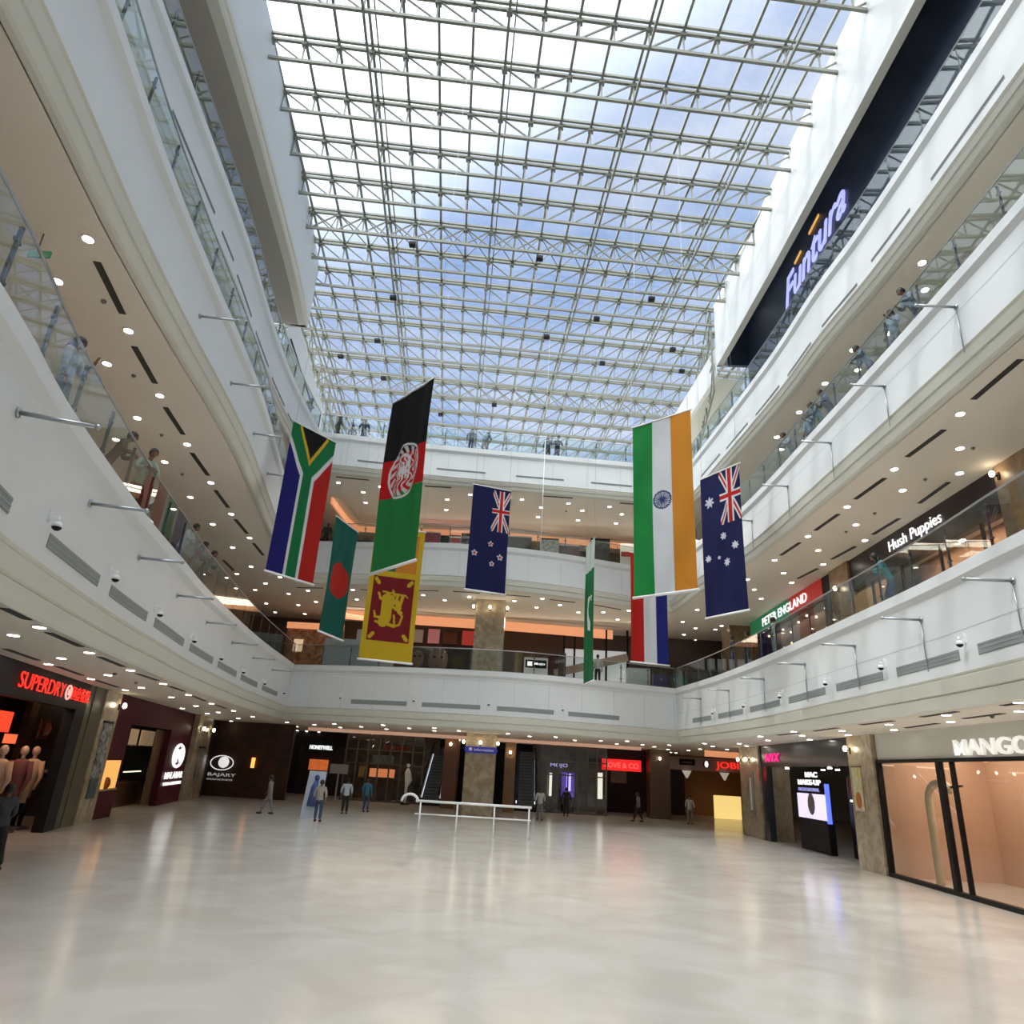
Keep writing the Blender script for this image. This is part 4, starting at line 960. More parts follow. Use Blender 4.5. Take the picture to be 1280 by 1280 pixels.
# beige pillar + poster
struct(lbox('wall_pillar_poster', 2, 1.0, 2.65, -2.6, ZC[0], M_MARBLE, .10))
struct(lbox('wall_pier_dark', 2, 0, 1.0, -2.6, ZC[0], MATS['olive_stone'], .05))
t = thing('poster', 'tall black and white poster on the marble pillar left of the burgundy shop', 'poster', lp(2, 1.9, 0, .12))
lbox('printed_panel', 2, 1.35, 2.25, -1.1, .72, mat('poster_bw', (.45, .45, .45), .5, color2=(.03, .03, .03), nscale=4), .14, .11, t)
lbox('frame', 2, 1.3, 2.3, .72, .80, M_BLACK, .15, .11, t)
lbox('lower_panel', 2, 1.4, 2.2, -1.8, -1.15, mat('poster_teal', (.05, .09, .09), .4), .14, .11, t)
put_sconce(lp(2, 2.5, 1.35, .12), -math.pi/2+.2, 'lit globe lamp on the marble pillar left of the burgundy shop')
# burgundy jewellery shop
M_BURG = mat('burgundy_panel', (.085, .008, .018), .5, spec=.15)
struct(lbox('wall_burgundy_top', 2, 2.65, 15.7, .85, ZC[0], M_BURG))
struct(lbox('wall_burgundy_left', 2, 2.65, 4.9, -2.6, .85, M_BURG))
struct(lbox('wall_burgundy_right', 2, 11.3, 15.7, -2.6, .85, M_BURG))
struct(lbox('wall_jewellery_back', 2, 3, 14, -2.6, ZC[0], mat('jewel_brown', (.14, .085, .045), .4, color2=(.06, .035, .02), nscale=1.5), -3.0, -3.2))
t = thing('display_window', 'amber lit jewellery window left of the burgundy shop door', 'display', lp(2, 3.8, -1.1, 0))
lbox('lit_backing', 2, 2.85, 4.6, -1.55, -.55, mat('amber_glow', (.8, .42, .12), .5, emit=.62, ecol=(1, .5, .13)), .03, .01, t)
lbox('frame', 2, 2.75, 4.7, -1.62, -1.55, mat('gold_frame', (.5, .33, .15), .3), .08, .01, t)
q = MB(); q.ball(lp(2, 3.3, -1.35, .08), (.16, .08, .22)); q.build('bust', mat('bust_brown', (.25, .09, .03), .5), t)
for s0, s1 in ((8.6, 9.7), (10.2, 12.4)):
    t = thing('wall_panel', 'tan backlit panel over the jewellery shop door, %s one' % ('narrow' if s0 < 9 else 'wide'), 'panel', lp(2, s0, .3, -.5))
    lbox('tan_panel', 2, s0, s1, .05, .74, mat('tan_panel', (.42, .30, .17), .5, emit=.12, ecol=(1, .7, .4)), -1.0, -1.05, t); lbox('edge_trim', 2, s0-.05, s1+.05, .0, .05, M_BROWN, -.98, -1.06, t)
t = thing('display_counter', 'brown jewellery counter with a lit glass top inside the burgundy shop', 'counter', lp(2, 8, -2.6, -1.5))
lbox('counter_body', 2, 8.5, 12.5, -2.6, -1.6, M_BROWN, -1.2, -2.0, t); lbox('lit_strip', 2, 9.6, 12.2, -1.15, -1.1, mat('strip_cream', (.9, .8, .6), .5, emit=1.2, ecol=(1, .85, .6)), -1.2, -1.25, t)
lbox('wood_screen', 2, 10.2, 11.25, -2.5, .8, mat('screen_brown', (.14, .08, .04), .4), -.3, -.4, t)
SM = thing('shop_sign', 'white glowing lettering under an oval emblem on the burgundy wall', 'sign', lp(2, 12, -1.2, .05))
c = lp(2, 13.55, -.33, .05); d = ldir(2)
m = MB(); m.tube([c+d*1.0*math.cos(a)+Vector((0, 0, .53*math.sin(a))) for a in [i*2*math.pi/24 for i in range(25)]], .075, 6, caps=False)
m.bar(c-d*.5-Vector((0, 0, .33)), c-d*.45+Vector((0, 0, .28)), .14); m.bar(c+d*.5-Vector((0, 0, .3)), c+d*.45+Vector((0, 0, .3)), .14); m.bar(c-d*.45+Vector((0, 0, .28)), c-Vector((0, 0, .1)), .13); m.bar(c+d*.45+Vector((0, 0, .3)), c-Vector((0, 0, .1)), .13)
m.build('oval_emblem', M_SIGNW, SM)
letters('MALABAR', ldir(2), (0, 0, 1), lp(2, 11.6, -1.42, .05), 3.6, .32, .03, M_SIGNW, 'lettering', SM, bold=.01)
letters('GOLD & DIAMONDS', ldir(2), (0, 0, 1), lp(2, 11.6, -1.72, .05), 3.6, .15, .03, M_SIGNW, 'lettering', SM)
# marble pillar with two posters
struct(lbox('wall_pillar_double', 3, 0, 3.4, -2.6, ZC[0], M_MARBLE, .25))
t = thing('poster', 'tall blue and gold poster on the marble pillar right of the burgundy shop', 'poster', lp(3, 1.7, 0, .3))
lbox('printed_panel', 3, 1.2, 2.4, -1.6, .1, mat('poster_bluegold', (.35, .27, .17), .4, color2=(.04, .06, .16), nscale=2.2), .30, .26, t); lbox('frame', 3, 1.1, 2.5, .1, .2, M_BLACK, .32, .26, t)
for s in (.5, 2.9): put_sconce(lp(3, s, 1.1, .28), -math.pi/2+.2, 'lit globe lamp on the marble pillar right of the burgundy shop, %s one' % ('nearer' if s < 1 else 'farther'))
# dark emblem shop, further along
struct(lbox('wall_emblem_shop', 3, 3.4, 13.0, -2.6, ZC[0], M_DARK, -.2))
wallbox('wall_emblem_front', (-19.6, 45.5, 0), (-14.4, 45.8, C0), mat('emblem_wall', (.045, .028, .022), .5, spec=.2, color2=(.09, .04, .025), nscale=1.1))
SB = thing('shop_sign', 'white round emblem over pale lettering on the dark shopfront right of the burgundy shop', 'sign', (-18.3, 45.4, 1.2))
m = MB(); m.tube([(-18.5, 45.45, -.62+EYE), (-18.5, 45.38, -.62+EYE)], .33, 18); m.build('round_emblem', mat('sign_white_soft', (.9, .9, .9), .5, emit=.6), SB)
m = MB(); m.tube([(-18.6+.72*math.cos(a), 45.4, -.66+EYE+.42*math.sin(a)) for a in [i*2*math.pi/24 for i in range(25)]], .03, 6, caps=False); m.build('ring', MATS['sign_white_soft'], SB)
letters('BAJARY', (1, 0, 0), (0, 0, 1), (-19.35, 45.42, -1.5+EYE), 1.75, .24, .03, mat('sign_grey_soft', (.6, .6, .6), .5, emit=.4), 'lettering', SB)
letters('DIAMONDS', (1, 0, 0), (0, 0, 1), (-19.35, 45.42, -1.68+EYE), 1.6, .09, .02, MATS['sign_grey_soft'], 'small_lettering', SB)
t = thing('wall_lamp', 'orange glowing wall light right of the round white emblem', 'wall lamp', (-16.6, 45.4, 1.9))
m = MB(); m.box((-16.75, 45.35, 1.75), (-16.55, 45.45, 2.35)); m.build('glow_tube', mat('orange_tube', (1, .45, .15), .5, emit=1.6, ecol=(1, .35, .08)), t)
m = MB(); m.box((-16.8, 45.3, 1.68), (-16.5, 45.5, 1.75)); m.build('holder', M_BLACK, t)

# far left shop with white sign band
wallbox('wall_far_left_dark', (-21, 55, 0), (-11.9, 55.3, C0), M_DARK)
wallbox('wall_far_left_shop', (-16.6, 54.5, 0), (-12.2, 54.8, .8+EYE), mat('maroon_dark', (.035, .018, .022), .4))
t = thing('shop_sign', 'small white lit sign on the dark shop at the far left corner', 'sign', (-15.8, 54.4, .6+EYE))
m = MB(); m.box((-16.1, 54.4, .42+EYE), (-13.9, 54.5, 1.0+EYE)); m.build('backing', M_BLACK, t)
letters('HONEYWELL', (1, 0, 0), (0, 0, 1), (-15.85, 54.36, .55+EYE), 1.75, .30, .04, M_SIGNW, 'lettering', t, bold=.05)
m = MB(); m.box((-15.7, 54.3, -.9+EYE), (-14.3, 54.48, -.15+EYE)); tag(m.build('glowing_poster', mat('orange_glow2', (.8, .2, .08), .5, emit=.35, ecol=(1, .22, .05), color2=(.3, .05, .02), nscale=2.5)), 'orange glowing picture below the small white sign at the far left', 'poster')
t = thing('advert_stand', 'white advertising stand with a blue figure among the far shoppers', 'stand', (-9.3, 33.6, 0))
m = MB(); m.poly([(-9.77, 33.6, 0), (-8.97, 33.6, 0), (-8.85, 33.7, 2.0), (-9.65, 33.7, 2.0)], (0, .06, 0)); m.build('board', mat('advert_pale', (.55, .62, .74), .4), t)
m = MB(); m.tube([(-9.35, 33.6, .5), (-9.3, 33.62, 1.3), (-9.25, 33.66, 1.6)], [.2, .16, .08]); m.ball((-9.25, 33.66, 1.72), .12); m.build('blue_figure', mat('advert_blue', (.05, .10, .28), .5), t)

# ------------------------------------------------------------------ first gallery shops, right side (x = 13.6)
X1 = 13.6; F1 = ZF[1]+EYE; C1 = ZC[1]+EYE
M_TAN = mat('tan_interior', (.42, .22, .13), .6, color2=(.30, .13, .07), nscale=1.0)
wallbox('wall_shoe_header', (X1, 18.5, 7.75+EYE), (X1+.3, 28.1, C1), mat('aubergine_black', (.022, .012, .018), .3))
wallbox('wall_shoe_back', (X1+3, 18, F1), (X1+3.2, 28.2, C1), M_TAN)
wallbox('wall_shoe_low', (X1+.6, 18.5, F1), (X1+.8, 24.6, F1+1.7), M_TAN)
sign('shop_sign', 'white glowing letters on the black shopfront of the first gallery', 'Hush Puppies', (X1-.03, 24.75, 8.32+EYE), (0, -1, 0), 3.4, .52, M_SIGNW, extrude=.03)
for i, y in enumerate((19.6, 21.8, 24.2, 26.4)):
    m = MB(); m.box((X1-.02, y-.04, F1), (X1+.06, y+.04, 7.75+EYE)); struct(m.build('window_mullion_%d' % (i+1), M_BLACK))
m = MB(); m.box((X1+.02, 18.5, F1), (X1+.035, 28.1, 7.75+EYE)); struct(m.build('window_7', M_SHOPGL))
for i, (y, x) in enumerate(((19.2, 1.0), (20.6, 1.8), (22.4, 1.2), (19.6, 2.2))):
    m = MB(); m.disc((X1+x, y, C1-.9), .10, .04, 0, 14); tag(m.build('ceiling_spotlight', M_LAMP), 'small white spotlight inside the first gallery shoe shop', 'spotlight', 'spotlights in the shoe shop')
M_PIL = mat('tan_pillar', (.36, .24, .14), .3, color2=(.22, .13, .07), nscale=2)
pillar('pillar_gallery_near', X1-.1, 15.4, X1+1.5, 18.5, F1, C1, M_PIL)
pillar('pillar_gallery_mid', X1-.1, 28.1, X1+1.5, 29.9, F1, C1, M_PIL)
put_sconce((X1-.12, 18.3, 8.75+EYE), math.pi/2, 'lit globe lamp on the tan pillar at the right end of the shoe shop')
put_sconce((X1-.12, 29.0, 8.05+EYE), math.pi/2, 'lit globe lamp on the tan pillar beside the green and red sign')
wallbox('wall_gallery_near_shop', (X1+.4, -8, F1), (X1+.6, 15.4, C1), M_TAN)
wallbox('wall_gallery_slit', (X1, 29.9, F1), (X1+.3, 30.9, C1), M_BLACK)
t = thing('shop_sign', 'green and red sign band with white letters on the first gallery', 'sign', (X1-.03, 30.9, 8.25+EYE))
m = MB(); m.box((X1-.03, 35.0, 8.22+EYE), (X1+.1, 41.3, C1-.02)); m.build('green_band', mat('sign_green', (.015, .19, .10), .4, emit=.12, ecol=(.01, .5, .2)), t)
m = MB(); m.box((X1-.03, 30.9, 8.22+EYE), (X1+.1, 35.0, C1-.02)); m.build('red_band', mat('sign_red_flat', (.50, .02, .02), .4, emit=.12, ecol=(.9, .02, .01)), t)
letters('PETER ENGLAND', (0, -1, 0), (0, 0, 1), (X1-.05, 39.0, 8.42+EYE), 6.4, .46, .03, M_SIGNW, 'lettering', t)
wallbox('wall_menswear_back', (X1+.8, 31, F1), (X1+1.0, 41.3, 8.2+EYE), mat('menswear_brown', (.16, .07, .05), .6, color2=(.06, .04, .035), nscale=1.4))
m = MB(); m.box((X1+.02, 31, F1), (X1+.035, 41.3, 8.2+EYE)); struct(m.build('window_8', M_SHOPGL))
random.seed(3)
for i in range(8):
    y = 31.7+i*1.1; t = thing('light_string', 'string of tiny warm bulbs hanging in the window under the green and red sign', 'light string', (X1+.4, y, 8.2+EYE), 'bulb strings in the menswear window')
    m = MB(); m.tube([(X1+.4, y, 8.22+EYE), (X1+.4, y, 5.8+EYE)], .006, 5); m.build('wire', M_BLACK, t)
    for k in range(3):
        m = MB(); m.ball((X1+.4, y, 8.0+EYE-.75*k-random.random()*.5), .06); m.build('bulb', mat('fairy_light', (1, .8, .6), .5, emit=5, ecol=(1, .75, .5)), t)
m = MB(); m.box((X1+.3, 31, 8.2+EYE), (X1+.8, 41.3, 8.24+EYE)); struct(m.build('ceiling_menswear', M_BROWN))
pillar('column_gallery_corner', 12.6, 42.2, 14.5, 44, F1, C1, M_PIL)

# first gallery, far side
wallbox('wall_gallery_far', (-22, 47.6, F1), (22, 47.9, C1), mat('gallery_brown', (.085, .055, .042), .5))
pillar('column_gallery', -2.92, 38.75, -1.25, 40.3, F1, C1)
for x, l in ((-3.05, 'left'), (-2.1, 'front'), (-1.1, 'right')):
    put_sconce((x, 38.7, 8.55+EYE), math.pi, 'lit globe lamp atop the first gallery marble column, %s side' % l)
t = thing('poster', 'wide dark poster with two close-up faces behind the first gallery rail', 'poster', (-5.1, 40.9, F1))
m = MB(); m.box((-7.2, 40.9, F1), (-3.0, 41.0, F1+1.75)); m.build('dark_panel', mat('poster_dark', (.03, .03, .035), .4), t)
for x, r in ((-6.35, .5), (-5.1, .75)):
    m = MB(); m.ball((x, 40.9, F1+1.0), (r*.8, .05, r), 0, 16, 10); m.build('face', mat('poster_skin', (.20, .13, .11), .5), t)
    for sx in (-.25, .25):
        m = MB(); m.ball((x+sx*r*1.2, 40.84, F1+1.15), (.10, .02, .05)); m.build('eye', M_BLACK, t)
    m = MB(); m.ball((x, 40.84, F1+.65), (.16, .02, .06)); m.build('mouth', mat('poster_lip', (.22, .06, .06), .5), t)
for i, (x, w, h, c, e) in enumerate(((-7.5, .8, .9, (.4, .36, .28), .1), (-6.35, .8, 1.0, (.5, .2, .2), .25), (-5.2, 1.0, .8, (.14, .06, .035), 0), (-3.9, .95, 1.0, (.45, .05, .04), .3))):
    t = thing('wall_display', ['pale lit shelf picture', 'pink lit picture', 'dark brown picture', 'red lit picture'][i]+' high behind the faces poster on the first gallery', 'display', (x, 47.3, F1+3.0))
    m = MB(); m.box((x-w/2, 47.3, F1+3.0), (x+w/2, 47.4, F1+3.0+h)); m.build('panel', mat('disp_%d' % i, c, .5, emit=e, ecol=c), t)
    m = MB(); m.box((x-w/2-.05, 47.28, F1+2.95), (x+w/2+.05, 47.42, F1+3.0)); m.build('frame', M_BLACK, t)
t = thing('glass_kiosk', 'pale blue translucent board with faint lettering behind the first gallery rail', 'kiosk', (-10.3, 41, F1))
m = MB(); m.box((-12.0, 41, F1), (-8.6, 41.1, F1+1.95)); m.build('lower_board', mat('pale_blue', (.42, .50, .54), .35), t)
m = MB(); m.box((-10.2, 41.2, F1), (-7.8, 41.3, F1+2.6)); m.build('upper_board', mat('pale_grey', (.55, .56, .58), .4), t)
letters('OPENING SOON', (1, 0, 0), (0, 0, 1), (-11.6, 40.98, F1+1.45), 2.8, .22, .02, mat('board_text', (.25, .33, .38), .5), 'lettering', t)
t = thing('shop_opening', 'brown glowing shop entrance at the far left corner of the first gallery', 'shop', (-14.4, 45, F1))
m = MB(); m.box((-15.8, 45, F1), (-12.0, 45.1, F1+3.2)); m.build('brown_panel', mat('warm_brown', (.22, .09, .04), .5, color2=(.5, .3, .2), nscale=2.6), t)
m = MB(); m.box((-15.2, 44.9, F1+1.6), (-14.6, 44.95, F1+2.4)); m.build('lit_picture', mat('lit_cream', (.8, .6, .4), .5, emit=.5), t)
m = MB(); m.box((-15.8, 44.8, F1+3.1), (-12.0, 44.9, F1+3.5)); m.build('orange_soffit', M_ORANGE, t)
t = thing('kiosk', 'white kiosk with a black sign panel behind the first gallery rail, right of the column', 'kiosk', (.9, 40.6, F1))
m = MB(); m.box((0, 40.6, F1), (1.4, 41.4, F1+1.4)); m.build('cabinet', M_WHITE, t)
m = MB(); m.box((.08, 40.55, F1+.8), (1.32, 40.62, F1+1.25)); m.build('sign_panel', M_BLACK, t)
letters('Mojo', (1, 0, 0), (0, 0, 1), (.58, 40.53, F1+.93), .65, .18, .02, M_SIGNW, 'lettering', t, bold=.02)
m = MB(); m.box((.2, 40.53, F1+.9), (.48, 40.55, F1+1.15)); m.build('square_mark', M_SIGNW, t)
t = thing('shop_interior', 'bright white shop interior with dark mullions right of the kiosk on the first gallery', 'shop', (4, 45.5, F1))
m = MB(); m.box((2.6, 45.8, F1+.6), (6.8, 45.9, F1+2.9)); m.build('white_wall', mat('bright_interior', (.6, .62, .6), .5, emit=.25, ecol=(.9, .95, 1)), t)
for x in (2.6, 3.3, 4.0, 5.4, 6.8):
    m = MB(); m.box((x-.06, 45.6, F1), (x+.06, 45.75, C1)); m.build('mullion', M_BLACK, t)
m = MB(); m.bar((2.0, 45.5, F1+1.2), (6.8, 45.5, F1+2.5), .12, .5); m.build('escalator_side', mat('taupe', (.28, .25, .22), .4), t)
m = MB(); m.box((6.1, 40.8, F1), (7.4, 41.6, F1+1.15)); tag(m.build('counter', mat('counter_grey', (.5, .52, .52), .4)), 'pale grey counter behind the first gallery rail beside the crescent flag', 'counter')
for i, x in enumerate((-.6, .1, 2.2)):
    m = MB(); m.box((x, 44.0, F1), (x+.45, 44.5, F1+2.3)); tag(m.build('product_stand', mat('stand_brown_%d' % i, ((.18, .13, .09), (.10, .07, .05), (.05, .05, .05))[i], .5)), ('tan', 'dark brown', 'black')[i]+' product stand right of the marble column on the first gallery', 'stand')
for i, x in enumerate((7.9, 9.0)):
    m = MB(); m.box((x, 42.4, F1), (x+.85, 43.0, F1+1.1)); tag(m.build('display_case', mat(('case_violet', 'case_green')[i], ((.06, .05, .14), (.03, .08, .06))[i], .3)), ('dark violet', 'dark green')[i]+' display case behind the right far corner rail of the first gallery', 'case')
for i in range(3):
    m = MB(); m.bar((9.6+i*1.1, 41.4, F1+.35+.2*i), (10.4+i*1.2, 40.9, F1+.6+.22*i), .05); m.bar((10.4+i*1.2, 40.9, F1), (10.4+i*1.2, 40.9, F1+.6+.22*i), .03); tag(m.build('tube_light', M_COOL_E), 'short white light tube glowing low at the right far corner of the first gallery', 'light', 'light tubes at the right far corner')
# first gallery, left side
LB = catmull([(-9, -6), (-12.5, 8), (-14.8, 18), (-16.5, 28), (-17.5, 36), (-18, 44)], 3)
q = MB(); sweep(q, LB, normals(LB), [(0, ZC[1]), (0, ZF[1])]); struct(q.build('wall_gallery_left', mat('left_brown', (.42, .25, .16), .5, color2=(.22, .13, .09), nscale=.45)))
LB2 = catmull([(-9.5, -6), (-13, 8), (-15.2, 18), (-17, 30), (-18, 44)], 3)
q = MB(); sweep(q, LB2, normals(LB2), [(0, ZC[2]), (0, ZF[2])]); struct(q.build('wall_second_left', mat('second_wall', (.42, .40, .38), .5)))
q = MB(); q.box((14.2, -8, ZF[2]+EYE), (14.4, 44, ZC[2]+EYE)); struct(q.build('wall_second_right', MATS['second_wall']))
t = thing('white_partition', 'white angled partition with light strips behind the left first gallery rail', 'partition', (-12, 21, F1))
m = MB(); m.poly([(-11.8, 17.0, F1), (-12.3, 20.6, F1), (-12.3, 20.6, F1+1.9), (-11.8, 17.0, F1+1.9)], (-.1, 0, 0)); m.build('panel', mat('partition_grey', (.5, .54, .58), .3), t)
m = MB(); m.bar((-11.75, 17.0, F1+2.0), (-12.25, 20.7, F1+2.0), .06); m.build('light_strip', mat('tube_soft', (.9, .9, .9), .5, emit=1.2), t)

# second gallery, far side
F2 = ZF[2]+EYE; C2 = ZC[2]+EYE
wallbox('wall_second_far', (-20, 44.6, F2), (20, 44.9, C2), mat('second_far', (.12, .10, .085), .5))
pillar('column_second', -2.55, 34.5, -1.1, 35.3, C2-.42, C2, M_CORN)
for i, (x, w, h, c, e, lab) in enumerate(((-8.6, 1.5, 2.0, (.10, .11, .09), 0, 'dark olive'), (-6.05, .95, 2.0, (.33, .07, .12), .1, 'crimson patterned'), (-5.28, .5, 1.8, (.04, .09, .10), 0, 'dark teal'), (-4.65, .7, 1.75, (.50, .40, .27), .05, 'cream'), (-3.85, .8, 2.0, (.15, .12, .10), 0, 'brown'),
        (-.7, 1.6, 2.0, (.12, .11, .10), 0, 'charcoal'), (1.2, 1.15, 1.95, (.5, .5, .48), .12, 'white patterned'), (2.4, 1.2, 1.6, (.20, .09, .09), 0, 'maroon'), (4.3, 1.2, 2.1, (.10, .12, .10), 0, 'dark green'))):
    y = 40.0
    t = thing('shop_display', lab+' shop display behind the middle gallery rail', 'display', (x, y, F2))
    m = MB(); m.box((x-w/2, y, F2), (x+w/2, y+.3, F2+h)); m.build('panel', mat('disp2_%d' % i, c, .5, emit=e, ecol=c, noise=.6, nscale=6), t)
    m = MB(); m.box((x-w/2, y-.05, F2+h-.08), (x+w/2, y, F2+h-.02)); m.build('shelf_edge', M_WHITE if i % 2 else M_BLACK, t)
    if lab == 'cream':
        m = MB(); m.box((x-w/2, y-.04, F2+1.35), (x+w/2, y+.25, F2+1.85)); m.build('red_top', mat('disp_redtop', (.5, .08, .07), .5), t)
m = MB(); m.ball((-6.9, 37.2, F2+.95), .22, 0, 14, 9); tag(m.build('white_globe', M_SIGNW), 'small bright white globe beside the black red green flag on the middle gallery', 'lamp')
t = thing('poster_stand', 'white poster with a red stripe on the middle gallery behind the Indian flag', 'poster', (6.4, 40.4, F2))
m = MB(); m.box((5.6, 40.4, F2), (7.2, 40.5, F2+2.0)); m.build('white_panel', M_WHITE, t)
m = MB(); m.box((5.65, 40.36, F2+1.15), (7.15, 40.4, F2+1.45)); m.build('red_stripe', mat('stripe_red', (.5, .04, .04), .5), t)
# upper sign on the right
t = thing('shop_sign', 'bluish white slanted letters on the dark top gallery wall', 'sign', (10.97, 25.5, 19.5+EYE))
letters('Funtura', (0, -1, 0), (0, 0, 1), (10.97, 25.5, 19.9+EYE), 6.0, 1.35, .06, M_BLUEW_E, 'lettering', t, shear=.35)
for y0, y1, z in ((24.2, 23.5, 21.35), (22.6, 21.6, 21.5)):
    m = MB(); m.bar((10.95, y0, z+EYE), (10.95, y1, z+.05+EYE), .05, .10); m.build('orange_dash', mat('dash_orange', (.9, .5, .15), .5, emit=.6, ecol=(1, .5, .12)), t)

# shop lamps, and area lights added to brighten the far galleries
def area(name, loc, size, power, color=(1, .8, .6), rot=(0, 0, 0)):
    l = bpy.data.lights.new(name, 'AREA'); l.shape = 'RECTANGLE'; l.size, l.size_y = size; l.energy = power; l.color = color
    o = bpy.data.objects.new(name, l); COL.objects.link(o); o.location = loc; o.rotation_euler = rot
    return o
area('fashion_shop_light', (X0+2, 18, C0-.15), (2, 14), 330, (1, .82, .66))
area('shoe_shop_light', (X1+1.8, 23, C1-.1), (1.6, 8), 330, (1, .75, .52))
area('menswear_light', (X1+.5, 36, C1-1.0), (.5, 8), 60, (1, .8, .6))
area('black_store_light', (lp(1, 5.5, 1.6, -1.0)), (1.2, 4), 55, (1, .62, .42))
area('jewellery_light', (lp(2, 7, 1.6, -1.5)), (1.5, 8), 45, (1, .75, .45))
area('far_gallery_fill', (-2, 43.8, C1-.3), (20, 1), 260, (1, .8, .6), (math.radians(-30), 0, 0))  # added fill, brightens the far side of the first gallery
area('middle_gallery_fill', (-1, 40.2, C2-.3), (18, .6), 230, (1, .85, .7), (math.radians(-25), 0, 0))  # fill light added so the displays behind the middle rail read brighter
area('ground_far_light', (-2, 49, C0-.1), (22, .6), 120, (1, .8, .6), (math.radians(-30), 0, 0))
area('left_gallery_light', (-11.5, 14, C1-.06), (1.5, 14), 80, (1, .78, .58), (0, 0, math.radians(12)))
t = thing('exit_sign', 'green hanging sign on a thin rod under the first gallery ceiling, upper left corner', 'sign', (-9.62, 10.3, C1))
m = MB(); m.bar((-9.62, 10.3, C1), (-9.62, 10.3, C1-.42), .02); m.build('rod', M_DKSTEEL, t)
m = MB(); m.box((-9.78, 10.28, C1-.56), (-9.34, 10.32, C1-.42)); m.build('green_panel', mat('exit_green', (.02, .16, .07), .4, emit=.06, ecol=(.02, .7, .3)), t)
# ------------------------------------------------------------------ people
def skin_mesh(chains, name):
    """chains: list of (points, radii); grows one skinned surface over connected points"""
    V = []; E = []; Rr = []; roots = []
    idx = {}
    for pts, rad, new in chains:
        prev = None
        for i, (p, r) in enumerate(zip(pts, rad)):
            k = tuple(round(c, 4) for c in p)
            if k in idx: j = idx[k]
            else:
                j = len(V); idx[k] = j; V.append(p); Rr.append(r)
                if new and i == 0: roots.append(j)
            if prev is not None: E.append((prev, j))
            prev = j
    me = bpy.data.meshes.new(name); me.from_pydata(V, E, [])
    o = bpy.data.objects.new(name, me); COL.objects.link(o)
    md = o.modifiers.new('s', 'SKIN'); md.use_smooth_shade = True; md.branch_smoothing = .6
    sv = me.skin_vertices[0].data
    for j, r in enumerate(Rr): sv[j].radius = (r, r) if not isinstance(r, tuple) else r; sv[j].use_root = j in roots
    ss = o.modifiers.new('d', 'SUBSURF'); ss.levels = 1; ss.render_levels = 1
    bpy.context.view_layer.update()
    out = bpy.data.meshes.new_from_object(o.evaluated_get(bpy.context.evaluated_depsgraph_get()))
    bpy.data.objects.remove(o); out.name = name
    for p in out.polygons: p.use_smooth = True
    return out
def joints(pose):
    """a 1.68 m figure facing +y, feet on z = 0"""
    ln = {'lean': .22, 'stand': .0, 'walk': .03, 'phone': .02}[pose]
    hip = (0, -ln*.55, .90); chest = (0, ln*.35, 1.27); neck = (0, ln*.65, 1.42); head = (0, ln*.95, 1.52)
    sh = [(-.18, ln*.45, 1.385), (.18, ln*.45, 1.385)]
    if pose == 'lean': el = [(-.27, .14, 1.12), (.27, .14, 1.12)]; wr = [(-.10, .36, 1.14), (.12, .36, 1.15)]; dr = [(.8, .5, -.15), (-.8, .5, -.15)]
    elif pose == 'phone': el = [(-.25, .10, 1.10), (.24, .02, 1.08)]; wr = [(-.09, .30, 1.27), (.25, .10, .85)]; dr = [(.3, .4, .8), (0, .1, -1)]
    elif pose == 'walk': el = [(-.25, -.10, 1.10), (.25, .08, 1.10)]; wr = [(-.25, -.02, .87), (.24, .24, .93)]; dr = [(0, .3, -1), (0, .5, -.8)]
    else: el = [(-.26, -.03, 1.10), (.26, -.03, 1.10)]; wr = [(-.24, .06, .86), (.24, .06, .86)]; dr = [(0, .15, -1), (0, .15, -1)]
    st = {'walk': (.26, -.22), 'lean': (-.06, .10)}.get(pose, (.0, .02))
    kn = [(-.10, hip[1]*.6+st[0]*.55+.03, .48), (.10, hip[1]*.6+st[1]*.45+.03, .48)]
    an = [(-.11, st[0], .09), (.11, st[1], .09)]
    return hip, chest, neck, head, sh, el, wr, dr, kn, an
